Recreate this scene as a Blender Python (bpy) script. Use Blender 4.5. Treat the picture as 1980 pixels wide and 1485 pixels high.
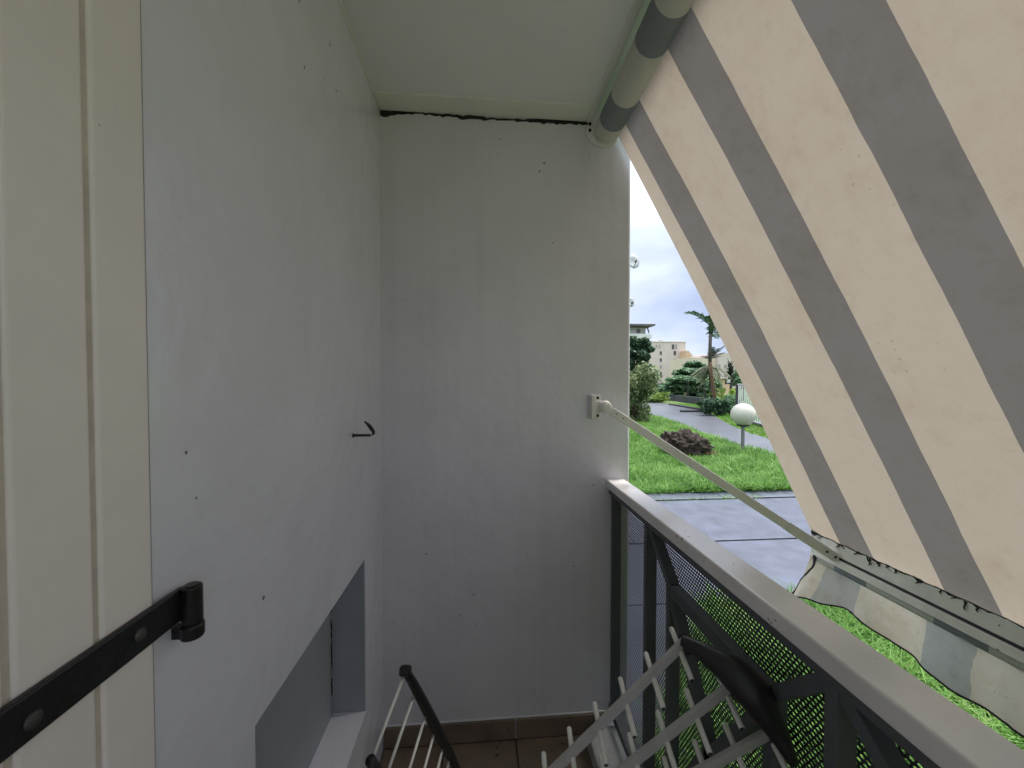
import bpy, bmesh, math, random
import numpy as np
from mathutils import Vector, Matrix
random.seed(7); RNG = np.random.default_rng(11)
R = math.radians
scene = bpy.context.scene
for o in list(bpy.data.objects): bpy.data.objects.remove(o)
COL = scene.collection

# ------------------------------------------------------------------ camera
CAM = Vector((0, 0, 1.39)); YAW = R(4.6); PITCH = R(-1.2); FPX = 744.0
cd = bpy.data.cameras.new('camera'); cam = bpy.data.objects.new('camera', cd); COL.objects.link(cam)
cam.location = CAM; cam.rotation_euler = (R(90) + PITCH, 0, -YAW)
cd.sensor_width = 36; cd.lens = FPX / 1980 * 36; cd.shift_y = 12 / 1980
cd.clip_start = 0.01; cd.clip_end = 2000
scene.camera = cam

# ------------------------------------------------------------------ world: overcast daylight
SUN_EL, SUN_AZ = R(60), R(72)      # azimuth measured from +Y towards +X
w = bpy.data.worlds.new('World'); scene.world = w; w.use_nodes = True
nt = w.node_tree; nt.nodes.clear()
def N(t, typ, **kw):
    n = t.nodes.new(typ)
    for k, v in kw.items():
        if k.startswith('_'): setattr(n, k[1:], v)
        else: n.inputs[k.replace('__', ' ')].default_value = v
    return n
out = N(nt, 'ShaderNodeOutputWorld'); bg = N(nt, 'ShaderNodeBackground'); bg.inputs['Strength'].default_value = 0.1
sky = N(nt, 'ShaderNodeTexSky', _sky_type='NISHITA', _sun_disc=False, _sun_elevation=SUN_EL, _sun_rotation=SUN_AZ)
tc = N(nt, 'ShaderNodeTexCoord'); sep = N(nt, 'ShaderNodeSeparateXYZ')
nt.links.new(tc.outputs['Generated'], sep.inputs[0])
mpn = N(nt, 'ShaderNodeMapping'); mpn.inputs['Scale'].default_value = (1, 1, 2.4)
nt.links.new(tc.outputs['Generated'], mpn.inputs[0])
cn = N(nt, 'ShaderNodeTexNoise'); cn.inputs['Scale'].default_value = 2.6; cn.inputs['Detail'].default_value = 6; cn.inputs['Roughness'].default_value = .5
nt.links.new(mpn.outputs[0], cn.inputs['Vector'])
elev = N(nt, 'ShaderNodeMapRange'); elev.inputs['From Min'].default_value = 0.0; elev.inputs['From Max'].default_value = 1.0
elev.inputs['To Min'].default_value = 0.0; elev.inputs['To Max'].default_value = .75
nt.links.new(sep.outputs['Z'], elev.inputs[0])
nz = N(nt, 'ShaderNodeMapRange'); nz.inputs['From Min'].default_value = .3; nz.inputs['From Max'].default_value = .7
nz.inputs['To Min'].default_value = -.1; nz.inputs['To Max'].default_value = .35
nt.links.new(cn.outputs['Fac'], nz.inputs[0])
ad = N(nt, 'ShaderNodeMath', _operation='ADD', _use_clamp=True)
nt.links.new(elev.outputs[0], ad.inputs[0]); nt.links.new(nz.outputs[0], ad.inputs[1])
cr = N(nt, 'ShaderNodeValToRGB')
cr.color_ramp.elements[0].color = (1.15, 1.43, 2.2, 1); cr.color_ramp.elements[0].position = 0
cr.color_ramp.elements[1].color = (11.5, 11.8, 12.2, 1); cr.color_ramp.elements[1].position = 1
e = cr.color_ramp.elements.new(.45); e.color = (2.9, 3.15, 3.75, 1)
nt.links.new(ad.outputs[0], cr.inputs[0])
mx = N(nt, 'ShaderNodeMixRGB'); mx.inputs[0].default_value = .95
nt.links.new(sky.outputs[0], mx.inputs[1]); nt.links.new(cr.outputs[0], mx.inputs[2])
nt.links.new(mx.outputs[0], bg.inputs['Color']); nt.links.new(bg.outputs[0], out.inputs[0])

sd = bpy.data.lights.new('sun', 'SUN'); sd.energy = 1.5; sd.angle = R(25); sd.color = (1, .96, .9)
sun = bpy.data.objects.new('sun', sd); COL.objects.link(sun)
dirv = Vector((math.sin(SUN_AZ) * math.cos(SUN_EL), math.cos(SUN_AZ) * math.cos(SUN_EL), math.sin(SUN_EL)))
sun.rotation_euler = dirv.to_track_quat('Z', 'Y').to_euler()

vs = scene.view_settings
vs.view_transform = 'Standard'; vs.look = 'None'; vs.gamma = 1; vs.use_curve_mapping = False; vs.exposure = 1.78
scene.render.engine = 'CYCLES'
scene.cycles.max_bounces = 7; scene.cycles.diffuse_bounces = 5; scene.cycles.use_adaptive_sampling = True; scene.cycles.adaptive_threshold = .02; scene.cycles.transmission_bounces = 4; scene.cycles.caustics_reflective = False

# ------------------------------------------------------------------ helpers
_f = Vector((math.sin(YAW) * math.cos(PITCH), math.cos(YAW) * math.cos(PITCH), math.sin(PITCH)))
_r = Vector((math.cos(YAW), -math.sin(YAW), 0)); _u = _r.cross(_f)
def at(x, y, Y):            # survey helper: sight line of a photo point cut with the plane at depth Y
    d = _f + _r * ((x - 990) / FPX) - _u * ((y - 754.5) / FPX)
    return CAM + d * (Y / d.y)
def atz(x, y, z):           # the same, cut with a level plane
    d = _f + _r * ((x - 990) / FPX) - _u * ((y - 754.5) / FPX)
    return CAM + d * ((z - CAM.z) / d.z)

class MB:
    def __init__(s): s.v = []; s.f = []; s.uv = None
    def add(s, vs, fs):
        b = len(s.v); s.v += [tuple(p) for p in vs]; s.f += [tuple(b + i for i in f) for f in fs]; return s
    def box(s, x0, x1, y0, y1, z0, z1):
        return s.add([(x0,y0,z0),(x1,y0,z0),(x1,y1,z0),(x0,y1,z0),(x0,y0,z1),(x1,y0,z1),(x1,y1,z1),(x0,y1,z1)],
                     [(0,3,2,1),(4,5,6,7),(0,1,5,4),(1,2,6,5),(2,3,7,6),(3,0,4,7)])
    def beam(s, p0, p1, side, a, b):      # rectangular bar from p0 to p1, half-width a along side, half-thickness b
        p0 = Vector(p0); p1 = Vector(p1); d = (p1 - p0).normalized(); sd_ = Vector(side); sd_ = (sd_ - d * sd_.dot(d)).normalized(); n = d.cross(sd_)
        vs = [p + sd_ * i * a + n * j * b for p in (p0, p1) for i, j in ((-1,-1),(1,-1),(1,1),(-1,1))]
        return s.add(vs, [(0,3,2,1),(4,5,6,7),(0,1,5,4),(1,2,6,5),(2,3,7,6),(3,0,4,7)])
    def tube(s, pts, rad, n=12, cap=True):
        pts = [Vector(p) for p in pts]; k = len(pts)
        if not hasattr(rad, '__len__'): rad = [rad] * k
        d0 = (pts[1] - pts[0]).normalized(); a = Vector((0,0,1)) if abs(d0.z) < .9 else Vector((1,0,0))
        u = d0.cross(a).normalized(); b = len(s.v)
        for i, p in enumerate(pts):
            d = (pts[min(i+1,k-1)] - pts[max(i-1,0)]).normalized()
            u = (u - d * u.dot(d)).normalized(); v = d.cross(u)
            for j in range(n):
                t = 2 * math.pi * j / n
                s.v.append(tuple(p + (u * math.cos(t) + v * math.sin(t)) * rad[i]))
        for i in range(k - 1):
            for j in range(n):
                j2 = (j + 1) % n
                s.f.append((b + i*n + j, b + i*n + j2, b + (i+1)*n + j2, b + (i+1)*n + j))
        if cap:
            s.f.append(tuple(b + j for j in reversed(range(n)))); s.f.append(tuple(b + (k-1)*n + j for j in range(n)))
        return s
    def lathe(s, prof, o=(0,0,0), n=24, axis='z'):
        b = len(s.v); k = len(prof)
        for (r, h) in prof:
            for j in range(n):
                t = 2*math.pi*j/n; c, q = r*math.cos(t), r*math.sin(t)
                p = {'z': (c,q,h), 'y': (c,h,q), 'x': (h,c,q)}[axis]
                s.v.append((p[0]+o[0], p[1]+o[1], p[2]+o[2]))
        for i in range(k-1):
            for j in range(n):
                j2 = (j+1) % n
                s.f.append((b+i*n+j, b+i*n+j2, b+(i+1)*n+j2, b+(i+1)*n+j))
        s.f.append(tuple(b+j for j in reversed(range(n)))); s.f.append(tuple(b+(k-1)*n+j for j in range(n)))
        return s
    def build(s, name, mat, parent=None, smooth=False, bevel=0, seg=2):
        me = bpy.data.meshes.new(name); me.from_pydata(s.v, [], s.f)
        return link(name, me, mat, parent, smooth, bevel, seg)
def link(name, me, mat, parent=None, smooth=False, bevel=0, seg=2):
    me.update()
    bm = bmesh.new(); bm.from_mesh(me); bmesh.ops.recalc_face_normals(bm, faces=bm.faces); bm.to_mesh(me); bm.free()
    if mat: me.materials.append(mat)
    o = bpy.data.objects.new(name, me); COL.objects.link(o)
    if parent: o.parent = parent
    if smooth:
        me.shade_smooth()
        if smooth == 'auto': me.set_sharp_from_angle(angle=R(40))
    if bevel:
        m = o.modifiers.new('bevel', 'BEVEL'); m.width = bevel; m.segments = seg; m.limit_method = 'ANGLE'; m.harden_normals = False
    return o
def raw(name, verts, faces, mat, parent=None, smooth=False):      # big meshes from numpy (all faces with the same number of corners)
    me = bpy.data.meshes.new(name); k = faces.shape[1]
    me.vertices.add(len(verts)); me.vertices.foreach_set('co', np.asarray(verts, np.float32).ravel())
    me.loops.add(faces.size); me.loops.foreach_set('vertex_index', faces.astype(np.int32).ravel())
    me.polygons.add(len(faces)); me.polygons.foreach_set('loop_start', np.arange(0, faces.size, k, dtype=np.int32))
    me.update(calc_edges=True); me.materials.append(mat)
    o = bpy.data.objects.new(name, me); COL.objects.link(o)
    if parent: o.parent = parent
    if smooth: me.shade_smooth()
    return o
def empty(name, loc=(0,0,0)):
    o = bpy.data.objects.new(name, None); COL.objects.link(o); o.location = loc; o.empty_display_size = .1; return o
def tag(o, label=None, cat=None, group=None, kind=None):
    if label: o['label'] = label
    if cat: o['category'] = cat
    if group: o['group'] = group
    if kind: o['kind'] = kind
    return o
def at_root(root, objs):      # parts were written in world coordinates: keep them there under a root that stands at the thing's base
    for o in objs: o.matrix_parent_inverse = Matrix.Translation(root.location).inverted()
def kids(root): at_root(root, [c for c in root.children])

# ------------------------------------------------------------------ materials
def mat(name, col, rough=.6, bump=0, bscale=40, var=.06, vscale=6, spec=.5, metal=0, speck=0, speck_col=(.03,.028,.025), speck_scale=60, streak=0, coat=0, wave=0):
    m = bpy.data.materials.new(name); m.use_nodes = True; t = m.node_tree; b = t.nodes['Principled BSDF']
    b.inputs['Roughness'].default_value = rough; b.inputs['Metallic'].default_value = metal
    b.inputs['Specular IOR Level'].default_value = spec; b.inputs['Coat Weight'].default_value = coat
    tcn = N(t, 'ShaderNodeTexCoord')
    n1 = N(t, 'ShaderNodeTexNoise'); n1.inputs['Scale'].default_value = vscale; n1.inputs['Detail'].default_value = 6; n1.inputs['Roughness'].default_value = .6
    t.links.new(tcn.outputs['Object'], n1.inputs['Vector'])
    hi = tuple(min(1, c * (1 + var)) for c in col) + (1,); lo = tuple(c * (1 - var) for c in col) + (1,)
    r1 = N(t, 'ShaderNodeValToRGB'); r1.color_ramp.elements[0].color = lo; r1.color_ramp.elements[1].color = hi
    r1.color_ramp.elements[0].position = .3; r1.color_ramp.elements[1].position = .7
    t.links.new(n1.outputs['Fac'], r1.inputs[0]); c = r1.outputs[0]
    if streak:      # runs of dirt down a surface
        mp = N(t, 'ShaderNodeMapping'); mp.inputs['Scale'].default_value = (22, 22, .8); t.links.new(tcn.outputs['Object'], mp.inputs[0])
        n3 = N(t, 'ShaderNodeTexNoise'); n3.inputs['Scale'].default_value = 1; n3.inputs['Detail'].default_value = 4
        t.links.new(mp.outputs[0], n3.inputs['Vector'])
        r3 = N(t, 'ShaderNodeMapRange'); r3.inputs['From Min'].default_value = .52; r3.inputs['From Max'].default_value = .8; r3.inputs['To Max'].default_value = streak
        t.links.new(n3.outputs['Fac'], r3.inputs[0])
        x3 = N(t, 'ShaderNodeMixRGB'); x3.inputs[2].default_value = tuple(q * .5 for q in col) + (1,)
        t.links.new(r3.outputs[0], x3.inputs[0]); t.links.new(c, x3.inputs[1]); c = x3.outputs[0]
    if speck:       # scattered small flecks
        vo = N(t, 'ShaderNodeTexVoronoi'); vo.inputs['Scale'].default_value = speck_scale; t.links.new(tcn.outputs['Object'], vo.inputs['Vector'])
        n4 = N(t, 'ShaderNodeTexNoise'); n4.inputs['Scale'].default_value = speck_scale * .22; n4.inputs['Detail'].default_value = 2
        t.links.new(tcn.outputs['Object'], n4.inputs['Vector'])
        th = N(t, 'ShaderNodeMapRange'); th.inputs['From Min'].default_value = .5; th.inputs['From Max'].default_value = .75; th.inputs['To Max'].default_value = speck
        t.links.new(n4.outputs['Fac'], th.inputs[0])
        lt = N(t, 'ShaderNodeMath', _operation='LESS_THAN'); t.links.new(vo.outputs['Distance'], lt.inputs[0]); t.links.new(th.outputs[0], lt.inputs[1])
        x4 = N(t, 'ShaderNodeMixRGB'); x4.inputs[2].default_value = tuple(speck_col) + (1,)
        s4 = N(t, 'ShaderNodeMath', _operation='MULTIPLY'); s4.inputs[1].default_value = .8; t.links.new(lt.outputs[0], s4.inputs[0])
        t.links.new(s4.outputs[0], x4.inputs[0]); t.links.new(c, x4.inputs[1]); c = x4.outputs[0]
    t.links.new(c, b.inputs['Base Color'])
    if bump:
        n2 = N(t, 'ShaderNodeTexNoise'); n2.inputs['Scale'].default_value = bscale; n2.inputs['Detail'].default_value = 5
        t.links.new(tcn.outputs['Object'], n2.inputs['Vector'])
        bp = N(t, 'ShaderNodeBump'); bp.inputs['Strength'].default_value = bump; bp.inputs['Distance'].default_value = .004
        t.links.new(n2.outputs['Fac'], bp.inputs['Height']); t.links.new(bp.outputs[0], b.inputs['Normal'])
        if wave:    # hand-trowelled undulation under the paint
            n6 = N(t, 'ShaderNodeTexNoise'); n6.inputs['Scale'].default_value = 7; n6.inputs['Detail'].default_value = 2
            t.links.new(tcn.outputs['Object'], n6.inputs['Vector'])
            b6 = N(t, 'ShaderNodeBump'); b6.inputs['Strength'].default_value = wave; b6.inputs['Distance'].default_value = .02
            t.links.new(n6.outputs['Fac'], b6.inputs['Height']); t.links.new(b6.outputs[0], bp.inputs['Normal'])
    return m
def leafmat(name, col, col2, trans=.35, rough=.5, col3=None):
    m = bpy.data.materials.new(name); m.use_nodes = True; t = m.node_tree; b = t.nodes['Principled BSDF']
    tcn = N(t, 'ShaderNodeTexCoord'); oi = N(t, 'ShaderNodeNewGeometry')
    n1 = N(t, 'ShaderNodeTexNoise'); n1.inputs['Scale'].default_value = 1.7; n1.inputs['Detail'].default_value = 4
    t.links.new(tcn.outputs['Object'], n1.inputs['Vector'])
    a = N(t, 'ShaderNodeMath', _operation='ADD'); t.links.new(n1.outputs['Fac'], a.inputs[0])
    s = N(t, 'ShaderNodeMath', _operation='MULTIPLY_ADD'); s.inputs[1].default_value = .5; s.inputs[2].default_value = -.25
    t.links.new(oi.outputs['Random Per Island'], s.inputs[0]); t.links.new(s.outputs[0], a.inputs[1])
    r = N(t, 'ShaderNodeValToRGB'); r.color_ramp.elements[0].position = .25; r.color_ramp.elements[1].position = .8
    r.color_ramp.elements[0].color = col + (1,); r.color_ramp.elements[1].color = col2 + (1,)
    if col3: e3 = r.color_ramp.elements.new(.9); e3.color = col3 + (1,)
    t.links.new(a.outputs[0], r.inputs[0]); t.links.new(r.outputs[0], b.inputs['Base Color'])
    b.inputs['Roughness'].default_value = rough; b.inputs['Specular IOR Level'].default_value = .22
    tr = N(t, 'ShaderNodeBsdfTranslucent'); t.links.new(r.outputs[0], tr.inputs['Color'])
    mxs = N(t, 'ShaderNodeMixShader'); mxs.inputs[0].default_value = trans
    o_ = t.nodes['Material Output']
    t.links.new(b.outputs[0], mxs.inputs[1]); t.links.new(tr.outputs[0], mxs.inputs[2]); t.links.new(mxs.outputs[0], o_.inputs[0])
    return m

WALL = (.76, .755, .835)
M = {}
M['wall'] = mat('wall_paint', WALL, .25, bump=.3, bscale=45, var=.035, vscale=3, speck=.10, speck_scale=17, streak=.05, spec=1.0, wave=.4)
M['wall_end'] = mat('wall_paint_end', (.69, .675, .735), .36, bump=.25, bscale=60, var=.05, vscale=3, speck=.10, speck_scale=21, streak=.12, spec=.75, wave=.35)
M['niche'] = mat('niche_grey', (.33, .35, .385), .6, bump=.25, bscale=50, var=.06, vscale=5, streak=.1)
M['ceil'] = mat('ceiling_paint', (.80, .77, .82), .5, bump=.15, bscale=50, var=.03, vscale=2.5)
M['lip'] = mat('slab_lip_paint', (.74, .74, .70), .6, bump=.2, bscale=50, var=.05)
M['shutter'] = mat('shutter_paint', (.86, .79, .755), .36, bump=.16, bscale=70, var=.05, vscale=5, speck=.10, speck_scale=40, streak=.08)
M['groove'] = mat('shutter_groove', (.58, .52, .45), .7, bump=.2, var=.15, vscale=20)
M['iron'] = mat('black_iron', (.012, .012, .013), .38, bump=.25, bscale=120, var=.3, vscale=30, spec=.4)
M['bolt'] = mat('worn_bolt', (.05, .048, .046), .5, bump=.3, bscale=200, var=.4, vscale=60)
M['mould'] = mat('black_mould', (.012, .013, .011), .9, bump=.6, bscale=150, var=.5, vscale=60)
M['alu'] = mat('lacquered_white', (.74, .72, .70), .38, bump=.06, bscale=90, var=.05, vscale=12, speck=.14, speck_scale=55, speck_col=(.12,.10,.07), spec=.5)
M['alu_grey'] = mat('lacquer_grey', (.42, .44, .43), .4, bump=.06, var=.05, vscale=12, speck=.16, speck_scale=45, speck_col=(.08,.07,.05))
M['bar'] = mat('front_bar_cream', (.80, .76, .69), .45, bump=.1, bscale=80, var=.12, vscale=9, speck=.2, speck_scale=40, speck_col=(.16,.13,.09), streak=.2)
M['rail'] = mat('handrail_paint', (.78, .76, .76), .2, bump=.12, bscale=70, var=.07, vscale=7, speck=.28, speck_scale=58, speck_col=(.22,.18,.15), spec=.8)
M['frame'] = mat('railing_grey', (.085, .095, .105), .5, bump=.1, var=.1, vscale=12)
M['mesh'] = mat('railing_mesh', (.05, .056, .064), .5, var=.1)
M['plastic'] = mat('black_plastic', (.014, .015, .018), .42, bump=.08, bscale=150, var=.2, spec=.45)
M['rod'] = mat('white_coated_rod', (.74, .73, .70), .4, bump=.1, bscale=200, var=.06, speck=.22, speck_scale=70, speck_col=(.12,.07,.03))
M['flat'] = mat('grey_flat_bar', (.42, .415, .41), .5, bump=.15, bscale=140, var=.08, vscale=20, speck=.25, speck_scale=60, speck_col=(.12,.10,.08))
M['tile'] = mat('terracotta_tile', (.18, .135, .10), .45, bump=.2, bscale=60, var=.22, vscale=7, speck=.25, speck_scale=30)
M['grout'] = mat('grout', (.10, .085, .07), .9, bump=.4, var=.2)
M['block'] = mat('blotchy_stone', (.42, .43, .43), .8, bump=.5, bscale=60, var=.2, vscale=14, speck=.3, speck_scale=26)
M['conc'] = mat('concrete', (.072, .082, .115), .38, bump=.6, bscale=28, var=.3, vscale=4.5, speck=.22, speck_scale=11, speck_col=(.09,.085,.07), spec=.6)
M['asph'] = mat('wet_asphalt', (.11, .115, .14), .28, bump=.5, bscale=18, var=.16, vscale=.9, spec=.6)
M['soil'] = mat('lawn_soil', (.075, .13, .022), .95, bump=.9, bscale=6, var=.35, vscale=1.2)
M['kerb'] = mat('dark_kerb', (.035, .037, .04), .8, bump=.5, bscale=20, var=.3)
M['stump'] = mat('root_ball', (.038, .027, .021), .95, bump=1.2, bscale=24, var=.6, vscale=9)
M['straw'] = mat('dry_root', (.20, .13, .06), .9, var=.4, vscale=20)
M['galv'] = mat('galvanised_post', (.20, .205, .21), .45, var=.12, vscale=15, metal=.3)
M['dark'] = mat('dark_metal', (.03, .032, .035), .6, var=.2)
M['white'] = mat('white_paint', (.66, .67, .68), .5, var=.05)
M['fence'] = mat('fence_white', (.62, .64, .68), .5, var=.05)
M['dish'] = mat('dish_grey', (.52, .54, .55), .5, var=.05)
M['cream'] = mat('facade_cream', (.62, .545, .51), .85, bump=.1, var=.05, vscale=.4, streak=.05)
M['cream2'] = mat('facade_ivory', (.63, .54, .45), .85, bump=.1, var=.05, vscale=.4)
M['peach'] = mat('facade_peach', (.68, .47, .33), .85, bump=.1, var=.06, vscale=.4)
M['yellow'] = mat('facade_yellow', (.70, .52, .30), .85, bump=.1, var=.06, vscale=.4)
M['grey_fac'] = mat('facade_grey', (.50, .49, .49), .85, bump=.1, var=.06, vscale=.4)
M['roof'] = mat('roof_dark', (.13, .12, .125), .8, bump=.3, var=.15, vscale=1)
M['glass'] = mat('window_dark', (.05, .05, .055), .15, var=.2, vscale=.6, spec=.6)
M['louvre'] = mat('louvre_grey', (.32, .31, .31), .6, var=.08)
M['stone'] = mat('low_wall_dark', (.045, .05, .056), .85, bump=.5, bscale=10, var=.3, vscale=2)
M['bark'] = mat('palm_bark', (.09, .08, .078), .9, bump=1, bscale=14, var=.35, vscale=6)
M['bark_red'] = mat('palm_bark_ochre', (.12, .075, .045), .9, bump=1, bscale=14, var=.35, vscale=6)
M['bark2'] = mat('tree_bark', (.07, .055, .045), .9, bump=1, bscale=14, var=.35, vscale=6)
M['grass'] = leafmat('grass_blade', (.055, .16, .02), (.25, .45, .12), .4, .5, (.42, .44, .20))
M['grass_far'] = leafmat('grass_blade_far', (.06, .17, .015), (.17, .36, .05), .4, .6)
M['leaf_dark'] = leafmat('leaf_dark', (.03, .065, .042), (.10, .19, .10))
M['leaf_mid'] = leafmat('leaf_mid', (.065, .14, .08), (.25, .41, .22))
M['leaf_pale'] = leafmat('leaf_pale', (.07, .12, .05), (.32, .40, .20))
M['leaf_yel'] = leafmat('leaf_yellow', (.09, .16, .03), (.30, .40, .09))
M['frond'] = leafmat('palm_frond', (.025, .06, .035), (.09, .15, .07))
M['frond_pale'] = leafmat('palm_frond_pale', (.09, .115, .07), (.30, .33, .20))
M['frond_dark'] = leafmat('palm_frond_dark', (.02, .032, .028), (.055, .075, .05))
M['carpaint'] = mat('car_silver', (.55, .56, .58), .25, var=.03, spec=.6, coat=.4)
M['tyre'] = mat('tyre_black', (.02, .02, .02), .8, var=.2)
M['lampred'] = mat('tail_red', (.35, .03, .03), .3, var=.1)
g_ = mat('opal_globe', (.52, .52, .45), .18, var=.02, spec=.5); M['globe'] = g_
g_.node_tree.nodes['Principled BSDF'].inputs['Subsurface Weight'].default_value = .35
g_.node_tree.nodes['Principled BSDF'].inputs['Subsurface Radius'].default_value = (.1, .1, .08)

def fabric(name, light, grey, trans, dirt=.35, period=.346, gw=.132, wob=.004):
    m = bpy.data.materials.new(name); m.use_nodes = True; t = m.node_tree; t.nodes.remove(t.nodes['Principled BSDF'])
    uv = N(t, 'ShaderNodeUVMap'); sp = N(t, 'ShaderNodeSeparateXYZ'); t.links.new(uv.outputs[0], sp.inputs[0])
    md = N(t, 'ShaderNodeMath', _operation='FLOORED_MODULO'); md.inputs[1].default_value = period; tc0 = N(t, 'ShaderNodeTexCoord'); nw_ = N(t, 'ShaderNodeTexNoise'); nw_.inputs['Scale'].default_value = 7; nw_.inputs['Detail'].default_value = 3
    t.links.new(tc0.outputs['Object'], nw_.inputs['Vector'])
    wv_ = N(t, 'ShaderNodeMath', _operation='MULTIPLY_ADD'); wv_.inputs[1].default_value = wob*2; t.links.new(nw_.outputs['Fac'], wv_.inputs[0]); t.links.new(sp.outputs['X'], wv_.inputs[2])
    t.links.new(wv_.outputs[0], md.inputs[0])
    lt = N(t, 'ShaderNodeMath', _operation='LESS_THAN'); lt.inputs[1].default_value = gw; t.links.new(md.outputs[0], lt.inputs[0])
    tcn = N(t, 'ShaderNodeTexCoord')
    n1 = N(t, 'ShaderNodeTexNoise'); n1.inputs['Scale'].default_value = 3.2; n1.inputs['Detail'].default_value = 7; n1.inputs['Roughness'].default_value = .65
    t.links.new(tcn.outputs['Object'], n1.inputs['Vector'])
    x1 = N(t, 'ShaderNodeMixRGB'); x1.inputs[1].default_value = light + (1,); x1.inputs[2].default_value = grey + (1,); t.links.new(lt.outputs[0], x1.inputs[0])
    r1 = N(t, 'ShaderNodeMapRange'); r1.inputs['From Min'].default_value = .48; r1.inputs['From Max'].default_value = .78; r1.inputs['To Max'].default_value = dirt
    t.links.new(n1.outputs['Fac'], r1.inputs[0])
    x2 = N(t, 'ShaderNodeMixRGB', _blend_type='MULTIPLY'); x2.inputs[2].default_value = (.78, .68, .56, 1)
    t.links.new(r1.outputs[0], x2.inputs[0]); t.links.new(x1.outputs[0], x2.inputs[1])
    nm = N(t, 'ShaderNodeTexNoise'); nm.inputs['Scale'].default_value = 19; nm.inputs['Detail'].default_value = 8; nm.inputs['Roughness'].default_value = .75
    t.links.new(tcn.outputs['Object'], nm.inputs['Vector'])
    rm = N(t, 'ShaderNodeMapRange'); rm.inputs['From Min'].default_value = .5; rm.inputs['From Max'].default_value = .72; rm.inputs['To Max'].default_value = dirt*.9; t.links.new(nm.outputs['Fac'], rm.inputs[0])
    rmm = N(t, 'ShaderNodeMath', _operation='MULTIPLY'); t.links.new(rm.outputs[0], rmm.inputs[0]); t.links.new(n1.outputs['Fac'], rmm.inputs[1])
    xm = N(t, 'ShaderNodeMixRGB', _blend_type='MULTIPLY'); xm.inputs[2].default_value = (.60, .54, .46, 1)
    t.links.new(rmm.outputs[0], xm.inputs[0]); t.links.new(x2.outputs[0], xm.inputs[1]); x2 = xm
    vo = N(t, 'ShaderNodeTexVoronoi'); vo.inputs['Scale'].default_value = 34; t.links.new(tcn.outputs['Object'], vo.inputs['Vector'])
    n4 = N(t, 'ShaderNodeTexNoise'); n4.inputs['Scale'].default_value = 4.5; n4.inputs['Detail'].default_value = 3; t.links.new(tcn.outputs['Object'], n4.inputs['Vector'])
    th = N(t, 'ShaderNodeMapRange'); th.inputs['From Min'].default_value = .5; th.inputs['From Max'].default_value = .72; th.inputs['To Max'].default_value = .16
    t.links.new(n4.outputs['Fac'], th.inputs[0])
    l2 = N(t, 'ShaderNodeMath', _operation='LESS_THAN'); t.links.new(vo.outputs['Distance'], l2.inputs[0]); t.links.new(th.outputs[0], l2.inputs[1])
    s2 = N(t, 'ShaderNodeMath', _operation='MULTIPLY'); s2.inputs[1].default_value = .32; t.links.new(l2.outputs[0], s2.inputs[0])
    x3 = N(t, 'ShaderNodeMixRGB'); x3.inputs[2].default_value = (.12, .10, .08, 1); t.links.new(s2.outputs[0], x3.inputs[0]); t.links.new(x2.outputs[0], x3.inputs[1])
    d = N(t, 'ShaderNodeBsdfDiffuse'); tr = N(t, 'ShaderNodeBsdfTranslucent')
    n5 = N(t, 'ShaderNodeTexNoise'); n5.inputs['Scale'].default_value = 260; n5.inputs['Detail'].default_value = 2; t.links.new(tcn.outputs['Object'], n5.inputs['Vector'])
    bp = N(t, 'ShaderNodeBump'); bp.inputs['Strength'].default_value = .12; bp.inputs['Distance'].default_value = .002; t.links.new(n5.outputs['Fac'], bp.inputs['Height'])
    t.links.new(bp.outputs[0], d.inputs['Normal'])
    t.links.new(x3.outputs[0], d.inputs['Color']); t.links.new(x3.outputs[0], tr.inputs['Color'])
    ms = N(t, 'ShaderNodeMixShader'); ms.inputs[0].default_value = trans
    t.links.new(d.outputs[0], ms.inputs[1]); t.links.new(tr.outputs[0], ms.inputs[2]); t.links.new(ms.outputs[0], t.nodes['Material Output'].inputs[0])
    return m
M['fabric'] = fabric('awning_fabric', (.335, .288, .238), (.128, .119, .113), .45, dirt=.55)
M['valance'] = fabric('valance_fabric', (.60, .55, .485), (.40, .405, .41), .25, dirt=1.0, wob=.03)
M['wound'] = fabric('wound_fabric', (.62, .60, .56), (.27, .285, .31), .05, dirt=.2)

# ------------------------------------------------------------------ the setting: ground, paths
GZ = -.40
gnd = MB().add([(-600,-600,GZ),(900,-600,GZ),(900,900,GZ),(-600,900,GZ)], [(0,1,2,3)]).build('ground', M['soil'])
tag(gnd, 'flat green lawn ground under the grass', None, kind='structure')
# concrete path in front of the balcony, slab by slab, with a narrow edging strip on its far side
cp = MB().box(-30, 40, 2.92, 5.88, GZ-.2, GZ+.004).build('concrete_path', M['kerb'])
tag(cp, 'pale wet concrete path between the two lawns', None, kind='structure')
ys = [2.93, 4.065, 5.52]
for j in range(2):
    x = -20.0 + j * .9
    while x < 30:
        L = 5.2
        MB().box(x, x + L - .02, ys[j], ys[j+1] - .045, GZ - .1, GZ + .028 + random.uniform(-.002, .002)).build('slab', M['conc'], cp, bevel=.003)
        x += L
MB().add([(.66,1.62,GZ-.1),(.98,1.62,GZ-.1),(1.05,2.05,GZ-.1),(1.85,2.916,GZ-.1),(.66,2.916,GZ-.1),(.66,1.62,GZ+.026),(.98,1.62,GZ+.026),(1.05,2.05,GZ+.026),(1.85,2.916,GZ+.026),(.66,2.916,GZ+.026)],[(4,3,2,1,0),(5,6,7,8,9),(0,1,6,5),(1,2,7,6),(2,3,8,7),(3,4,9,8),(4,0,5,9)]).build('slab', M['conc'], cp, bevel=.006)
x = -20.3
while x < 30:
    MB().box(x, x + 1.99, 5.545, 5.87, GZ - .1, GZ + .03).build('edging_stone', M['conc'], cp, bevel=.008); x += 2.0
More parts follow.
